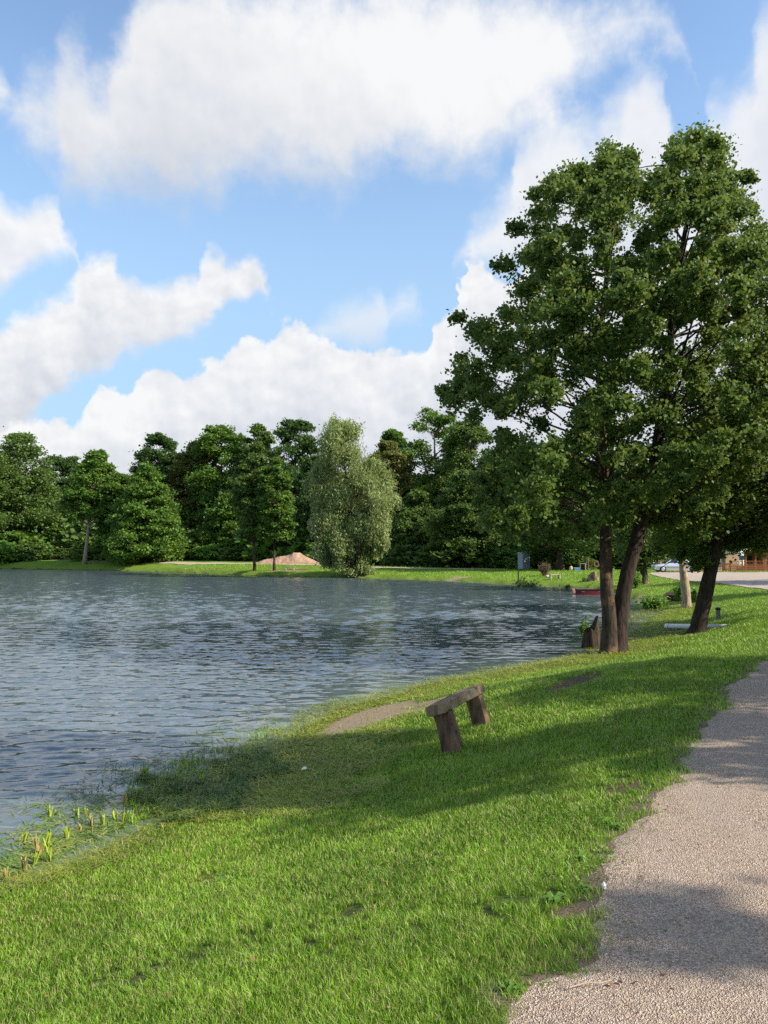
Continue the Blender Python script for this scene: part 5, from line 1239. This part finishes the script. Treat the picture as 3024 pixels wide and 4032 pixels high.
mb = MB(); mb.box(.25, .33, -.035, .035, 0, .84, Mt, bev=.01); mb.box(-.32, -.25, -.03, .03, 0, .84, Mt, bev=.01); mb.box(-.25, .25, -.033, .033, .785, .84, Mt); mb.build('frame', M_offwhite, ob)
ob = empty('lifebuoy', on_Y(2347, 92), 0, 'faded brown-orange ring on a stand before the dark hedge, left of the double-trunked alder', 'ring')
mb = MB(); rP = [(.26 * math.cos(2 * PI * k / 16), 0, .80 + .34 * math.sin(2 * PI * k / 16)) for k in range(17)]; mb.tube(rP, .075, 8, False); mb.build('ring', M_orange, ob, True)
mb = MB(); mb.tube([(0, .05, -.1), (0, .05, 1.2)], .035, 6); mb.build('stand', M_grey, ob)
# --- small pale bench and a log beside it on the far lawn
p = hit(2185, 2281); sc = p[1] / F
ob = empty('garden_bench', tuple(p), math.radians(12), 'small pale bench with slab legs on the far lawn beside the dried shrub', 'bench')
wd = 44 * sc; hg = 20 * sc
mb = MB(); mb.box(-wd / 2, wd / 2, -.20, .20, hg - .07, hg, bev=.015); mb.build('seat', M_wood_pale, ob)
for s_ in (-1, 1):
    mb = MB(); mb.box(s_ * wd * .42 - .06, s_ * wd * .42 + .06, -.17, .17, -.08, hg - .072, Matrix.Identity(4), bev=.012); mb.build('leg', M_wood_pale, ob)
p = hit(2160, 2274)
o = log_thing(2160, 2274, .55, .13, math.radians(20), 'pale short log on the lawn behind the small pale bench', M_wood_pale)
o['label'] = 'pale short log lying behind the small pale bench on the far lawn'
# --- low bench on the bank below the sand heap
p = hit(1143, 2245); sc = p[1] / F
ob = empty('garden_bench', tuple(p), 0, 'tiny grey bench on the far bank below the sand heap', 'bench')
mb = MB(); mb.box(-.62, .62, -.18, .18, .40, .46, bev=.01); mb.build('seat', M_grey, ob)
for s_ in (-1, 1): mb = MB(); mb.box(s_ * .50 - .07, s_ * .50 + .07, -.14, .14, -.05, .398); mb.build('leg', M_wood_pale, ob)
# --- heap of sand
Yh = 117.0; xh = at(1135, 2218, Yh)[0]; zh = gz(xh, Yh)
gx, gy = np.meshgrid(np.linspace(-5.4, 5.4, 90), np.linspace(-2.6, 2.6, 44), indexing='ij')
prof = lambda x_: np.interp(x_, [-5.0, -4.4, -3.6, -2.2, -1.2, -.3, .3, .8, 1.6, 2.6, 3.6, 4.6, 5.0], [0, .30, .62, .78, 1.15, 1.22, 1.30, 1.68, 1.62, 1.15, .62, .18, 0])
hz = prof(gx) * 1.02 * np.clip(1 - (gy / 2.4) ** 2, 0, 1) ** .75 + (fbm(gx * 1.6 + 5, gy * 1.6, 4) - .5) * .35 * np.clip(prof(gx), 0, 1) + (fbm(gx * 6, gy * 6, 3) - .5) * .10
ed = np.minimum(5.4 - np.abs(gx), (2.6 - np.abs(gy)) * 2); hz = np.where(ed < .4, -.3, hz)
n1_, n2_ = gx.shape; ii, jj = np.meshgrid(np.arange(n1_ - 1), np.arange(n2_ - 1), indexing='ij')
Fq = np.stack([ii * n2_ + jj, (ii + 1) * n2_ + jj, (ii + 1) * n2_ + jj + 1, ii * n2_ + jj + 1], -1).reshape(-1, 4)
o = link('sand_heap', np_mesh('sand_heap', np.stack([gx, gy, hz], -1).reshape(-1, 3), Fq, M_sand, True), None, (xh, Yh, zh)); tag(o, 'heap of reddish brown sand beside the walk across the pond', 'sand heap')

# --- the car
Yc = 80.0; xc = at(2652, 2258, Yc)[0]; zc = gz(xc, Yc) + .045
Lc = 159 / F * Yc
ob = empty('parked_car', (xc, Yc, zc), math.radians(-3), 'silver white saloon car parked on the gravel yard facing left', 'car')
S = Lc / 4.4
# body: sections along the length (front is -x); lower body outline then the cabin
xs = [-2.20, -2.12, -1.85, -1.2, -.85, 0, .9, 1.55, 2.05, 2.16, 2.20]
ztop = [.50, .66, .76, .86, .92, .93, .94, .96, .93, .84, .55]; zbot = [.30, .22, .20, .19, .19, .19, .19, .19, .20, .26, .34]; hw = [.62, .74, .81, .84, .85, .85, .85, .84, .80, .74, .64]
vs = []; fs = []
for x_, zt_, zb_, w_ in zip(xs, ztop, zbot, hw):
    zm = (zt_ + zb_) / 2 + .04
    for (yy, zz) in ((-w_ * .92, zb_), (-w_, zm - .10), (-w_, zm + .08), (-w_ * .93, zt_), (w_ * .93, zt_), (w_, zm + .08), (w_, zm - .10), (w_ * .92, zb_)): vs.append((x_ * S, yy, zz))
n = len(xs)
for i in range(n - 1):
    for k in range(8): fs.append((i * 8 + k, i * 8 + (k + 1) % 8, (i + 1) * 8 + (k + 1) % 8, (i + 1) * 8 + k))
fs += [tuple(range(8))[::-1], tuple((n - 1) * 8 + k for k in range(8))]
mb = MB(); mb.add(vs, fs)
cab = [(-1.05, .90, .78), (-.38, 1.33, .64), (.05, 1.39, .62), (.75, 1.37, .62), (1.25, 1.30, .63), (1.62, .95, .76)]
vs = []; 
for x_, z_, w_ in cab: vs += [(x_ * S, -w_, z_), (x_ * S, w_, z_)]
lo = [(-1.05, -.80, .88), (-1.05, .80, .88), (1.62, -.78, .90), (1.62, .78, .90)]
fs = [(2 * i, 2 * i + 1, 2 * i + 3, 2 * i + 2) for i in range(5)]
mb.add(vs, [f for f in fs[1:4]]) ; body = mb.build('body', M_car, ob, False)
# glasshouse sides, windscreen and pillars
mb = MB(); mb.add([(-1.05 * S, -.79, .91), (-.38 * S, -.65, 1.325), (-.38 * S, .65, 1.325), (-1.05 * S, .79, .91)], [(0, 1, 2, 3)]); mb.build('windscreen', M_glass, ob)
mb = MB(); mb.add([(1.62 * S, -.77, .95), (1.25 * S, -.64, 1.295), (1.25 * S, .64, 1.295), (1.62 * S, .77, .95)], [(3, 2, 1, 0)]); mb.build('rear_window', M_glass, ob)
for sd in (-1, 1):
    for (xa, xb, xcq, xd) in ((-.86, -.30, .22, .22), (.30, .30, 1.15, 1.42)):
        mb = MB(); y0, y1 = sd * .79, sd * .645
        mb.add([(xa * S, y0, .935), (xb * S, y1, 1.315), (xcq * S, y1, 1.325 if xcq < 1 else 1.28), (xd * S, y0, .945)], [(0, 1, 2, 3) if sd < 0 else (3, 2, 1, 0)]); mb.build('side_window', M_glass, ob)
    mb = MB()
    for q in [((-1.05, .79, .91), (-.38, .645, 1.33), (-.30, .643, 1.33), (-.86, .79, .92)), ((.22, .792, .93), (.22, .643, 1.33), (.30, .643, 1.33), (.30, .792, .93)), ((1.42, .79, .94), (1.15, .643, 1.30), (1.25, .638, 1.30), (1.62, .77, .94)), ((-.38, .645, 1.32), (-.30, .62, 1.375), (1.20, .625, 1.315), (1.25, .64, 1.29))]:
        v_ = [(x_ * S, sd * (y_ + .003), z_) for x_, y_, z_ in q]; mb.add(v_, [(0, 1, 2, 3) if sd < 0 else (3, 2, 1, 0)])
    mb.build('pillar', M_car, ob)
    mb = MB(); mb.box(-1.9 * S, 1.9 * S, sd * .862 - .012, sd * .862 + .012, .50, .545); mb.build('side_moulding', M_black, ob)
    mb = MB(); mb.box(-.80 * S, -.66 * S, sd * .90 - .07, sd * .90 + .07, .95, 1.06, bev=.02); mb.build('mirror', M_black, ob)
    mb = MB(); mb.box(1.95 * S, 2.17 * S, sd * .76 - .055, sd * .76 + .055, .66, .82, bev=.02); mb.build('taillight', M_tail, ob)
    mb = MB(); mb.box(-2.19 * S, -2.02 * S, sd * .62 - .13, sd * .62 + .13, .56, .68, bev=.02); mb.build('headlight', M_lamp, ob)
    for xw in (-1.38, 1.30):
        w = empty('wheel', (xw * S, sd * .80, .30), 0); w.parent = ob
        mb = MB(); mb.tube([(0, -.10, 0), (0, -.085, 0), (0, .085, 0), (0, .10, 0)], [.27, .305, .305, .27], 22); mb.build('tyre', M_rubber, w)
        mb = MB(); mb.tube([(0, sd * .095, 0), (0, sd * .108, 0)], [.19, .17], 16); mb.build('rim', M_steel, w)
mb = MB(); mb.box(-2.24 * S, -2.10 * S, -.74, .74, .30, .44, bev=.03); mb.build('bumper', M_car, ob)
mb = MB(); mb.box(2.10 * S, 2.24 * S, -.74, .74, .32, .48, bev=.03); mb.build('bumper', M_car, ob)

# --- chalets, caravan, fences behind the yard
def gl(u, Y): x_ = (u - 1512) / F * Y; return x_, gz(x_, Y)
Yf = 84.0
def fence_pickets(u0, u1, Y, label):
    x0, z0 = gl(u0, Y); x1, _ = gl(u1, Y); o = empty('picket_fence', (x0, Y, z0), 0, label, 'fence'); W_ = x1 - x0
    mb = MB(); k = 0; x_ = 0
    while x_ < W_: mb.box(x_, x_ + .085, -.012, .012, .04, .98 + .06 * math.sin(x_ * 3)); x_ += .165
    mb.build('pickets', M_fence, o)
    for z_ in (.25, .78): mb = MB(); mb.box(0, W_, .014, .055, z_, z_ + .08); mb.build('rail', M_fence, o)
    for x_ in np.arange(0, W_, 1.8): mb = MB(); mb.box(x_ - .045, x_ + .045, .057, .14, -.2, 1.1); mb.build('post', M_fence, o)
fence_pickets(2715, 2868, Yf + .6, 'open red-brown picket fence between the car and the brown chalet')
x0, z0 = gl(2872, Yf); x1, _ = gl(3120, Yf); W_ = x1 - x0
ob = empty('rail_fence', (x0, Yf, z0), 0, 'red-brown boarded terrace fence in front of the brown chalet', 'fence')
for k, z_ in enumerate((.08, .30, .52)):
    mb = MB(); mb.box(0, W_, -.02, .01, z_, z_ + .17); mb.build('board', M_fence, ob)
for z_ in (.74, 1.12): mb = MB(); mb.box(0, W_, -.03, .02, z_, z_ + .06); mb.build('rail', M_fence, ob)
mb = MB(); x_ = .05
while x_ < W_ - .4: mb.tube([(x_, -.005, .80), (x_ + .36, -.005, 1.12)], .018, 4); mb.tube([(x_ + .36, .005, .80), (x_, .005, 1.12)], .018, 4); x_ += .38
mb.build('lattice', M_fence, ob)
for x_ in np.arange(0, W_ + .1, 1.35): mb = MB(); mb.box(x_ - .05, x_ + .05, .012, .11, -.2, 1.24); mb.build('post', M_fence, ob)
# brown chalet
Yh2 = 88.0; x0, z0 = gl(2932, Yh2)
ob = empty('chalet', (x0, Yh2, z0), 0, 'brown wooden holiday chalet with porch and white roof edge at the right edge', 'chalet')
mb = MB(); mb.box(2.2, 7.5, 0, 5, 0, 2.3); mb.box(0, 2.2, 1.8, 5, 0, 2.3); mb.build('wall', M_chalet, ob)
mb = MB(); mb.box(-.35, 7.8, -.4, 5.3, 2.36, 2.62); rf = mb.build('roof', M_grey, ob)
mb = MB(); mb.box(-.37, 7.82, -.45, -.402, 2.30, 2.64); mb.build('fascia', M_offwhite, ob)
for x_ in (.05, 1.15, 2.05): mb = MB(); mb.box(x_, x_ + .12, .02, .14, 0, 2.355); mb.build('porch_post', M_chalet, ob)
mb = MB(); mb.box(-.1, 2.2, .0, .10, 2.12, 2.30); mb.build('porch_beam', M_chalet, ob)
mb = MB(); mb.box(.9, 1.6, 1.74, 1.79, .02, 1.98); dr = mb.build('door', M_black, ob)
mb = MB(); mb.box(.10, .70, 1.70, 1.79, .95, 1.75); wn_ = mb.build('window', M_offwhite, ob); mb = MB(); mb.box(.17, .63, 1.68, 1.697, 1.02, 1.68); mb.build('pane', M_grey, wn_)
for x_ in (2.65, 4.6): 
    mb = MB()
    for (a0, a1, c0, c1) in ((0, 1.2, .75, .83), (0, 1.2, 1.77, 1.85), (0, .08, .83, 1.77), (1.12, 1.2, .83, 1.77), (.56, .64, .83, 1.77)): mb.box(x_ + a0, x_ + a1, -.06, -.003, c0, c1)
    wn_ = mb.build('window', M_offwhite, ob); mb = MB(); mb.box(x_ + .08, x_ + 1.12, -.03, -.002, .83, 1.77); mb.build('pane', M_glass, wn_)
# white caravan
x0, z0 = gl(2898, 87.2)
ob = empty('caravan', (x0, 87.2, z0), 0, 'white caravan end with dark window between the tan shed and the brown chalet', 'caravan')
mb = MB(); mb.box(0, .95, 0, 3.5, .4, 2.35, bev=.25); mb.build('body', M_white, ob)
mb = MB(); mb.box(.30, .85, -.03, -.004, 1.25, 1.75, bev=.01); mb.build('window', M_glass, ob)
mb = MB(); mb.tube([(.45, .3, .32), (.45, .5, .32)], .30, 14); mb.build('wheel', M_rubber, ob)
# tan shed
x0, z0 = gl(2855, 86.6)
ob = empty('shed', (x0, 86.6, z0), 0, 'small tan walled shed left of the white caravan', 'shed')
mb = MB(); mb.box(0, 1.15, 0, 2, 0, 2.0); mb.build('wall', M_tan, ob); mb = MB(); mb.box(-.1, 1.25, -.1, 2.1, 2.0, 2.12); mb.build('roof', M_grey, ob)
# pale teal awning tent with white posts
x0, z0 = gl(2795, 86.8)
ob = empty('awning', (x0, 86.8, z0), 0, 'pale green awning with white posts behind the picket fence', 'awning')
mb = MB(); mb.box(0, 1.55, .3, 2.2, 0, 2.2); mb.build('canvas', M_teal, ob)
for x_ in (.5, .8, 1.15): mb = MB(); mb.box(x_, x_ + .12, .12, .22, 0, 2.15); mb.build('post', M_offwhite, ob)
mb = MB(); mb.box(-.1, 1.65, .0, 2.3, 2.2, 2.32); mb.build('roof', M_offwhite, ob)
# low white boxes behind the fence
for i, (u, w_, h_, l) in enumerate([(2768, .8, .45, 'white box behind the picket fence, left of the leaning alder trunk'), (2815, .9, .40, 'white box behind the picket fence, right of the leaning alder trunk')]):
    x0, z0 = gl(u, 86.0); mb = MB(); mb.box(0, w_, 0, .5, 0, h_, bev=.03); mb.box(-.02, w_ + .02, -.02, .52, h_ + .002, h_ + .05, bev=.015); tag(mb.build('storage_box', M_white, None, False, (x0, 86.0, z0)), l, 'box')
# board sign and low wall left of the car
x0, z0 = gl(2562, 84.5)
ob = empty('sign_board', (x0, 84.5, z0), 0, 'blank cream sign board on two legs, just left of the car bonnet', 'sign')
mb = MB(); mb.box(0, .62, -.02, .02, .85, 1.35, bev=.008); mb.build('panel', M_yellow2 if 'M_yellow2' in globals() else M_offwhite, ob)
for x_ in (.05, .50): mb = MB(); mb.box(x_, x_ + .07, .022, .08, -.1, 1.3); mb.build('leg', M_wood_pale, ob)
x0, z0 = gl(2585, 88); o_ = MB(); o_.box(0, 4.0, 0, .12, -.1, 1.15); o_.box(-.04, 4.04, -.05, .17, 1.152, 1.22); tag(o_.build('garden_wall', M_tan, None, False, (x0, 88, z0)), 'low tan wall behind the silver car', 'wall')

# clover patches in the lawn and dead leaves blown over path and grass
rc = np.random.RandomState(77); P = []
for (u, v, r, n) in [(1520, 3170, .4, 500), (2150, 3250, .4, 500), (2250, 3420, .3, 400), (1350, 3480, .35, 300), (860, 3500, .4, 300)]:
    p = hit(u, v); q = rc.randn(n, 2) * r * .5 * np.array([1.2, .8]); P.append(np.stack([p[0] + q[:, 0], p[1] + q[:, 1]], 1))
P = np.concatenate(P); z = terrain(P[:, 0], P[:, 1]) + .012 + .022 * rc.rand(len(P))
M_clover = leaf_mat('clover', (0.10, 0.20, 0.02), (0.20, 0.36, 0.04), (0.3, 0.42, 0.08), .1, .2)
tag(link('clover', leaves_mesh('clover', np.stack([P[:, 0], P[:, 1], z], 1), .012, M_clover, rc, None, 1.0, updir=1.6)), kind='stuff')
n = 620; a_ = (rc.rand(n) * 2 - 1) * rad(31); d_ = 2.4 * (14 / 2.4) ** rc.rand(n); X = d_ * np.sin(a_); Y = d_ * np.cos(a_)
pdv = path_dist(X, Y); zz, ss, _ = terrain(X, Y, True); kp = (ss > .6) & ((pdv > 0) | (rc.rand(n) < .35)); X, Y, zz, pdv = X[kp], Y[kp], zz[kp], pdv[kp]
zz = zz + np.where(pdv > 0, .022, .03 + .02 * rc.rand(len(X)))
M_dead = leaf_mat('dead_leaves', (0.07, 0.04, 0.022), (0.26, 0.15, 0.07), (0.45, 0.34, 0.15), .3, .15)
tag(link('leaf_litter', leaves_mesh('leaf_litter', np.stack([X, Y, zz], 1), .022, M_dead, rc, None, .7, updir=2.2)), kind='stuff')
for k_, (u, v, L_, rz) in enumerate([(2330, 3900, .20, .25)]):
    p = hit(u, v); mb = MB(); mb.tube([(-L_ / 2, 0, .022), (-L_ * .1, .008, .026), (L_ * .2, -.006, .024), (L_ / 2, .01, .021)], [.002, .0024, .002, .001], 5, True)
    o = mb.build('twig', M_wood_pale if k_ == 0 else M_bark, None, False, tuple(p)); o.rotation_euler = (0, 0, rz)
    tag(o, ['long pale dry stalk lying on the gravel near the bottom of the path', 'dark twig on the lit gravel, farthest right', 'short dark twig on the gravel, farthest up the path'][k_], 'twig')
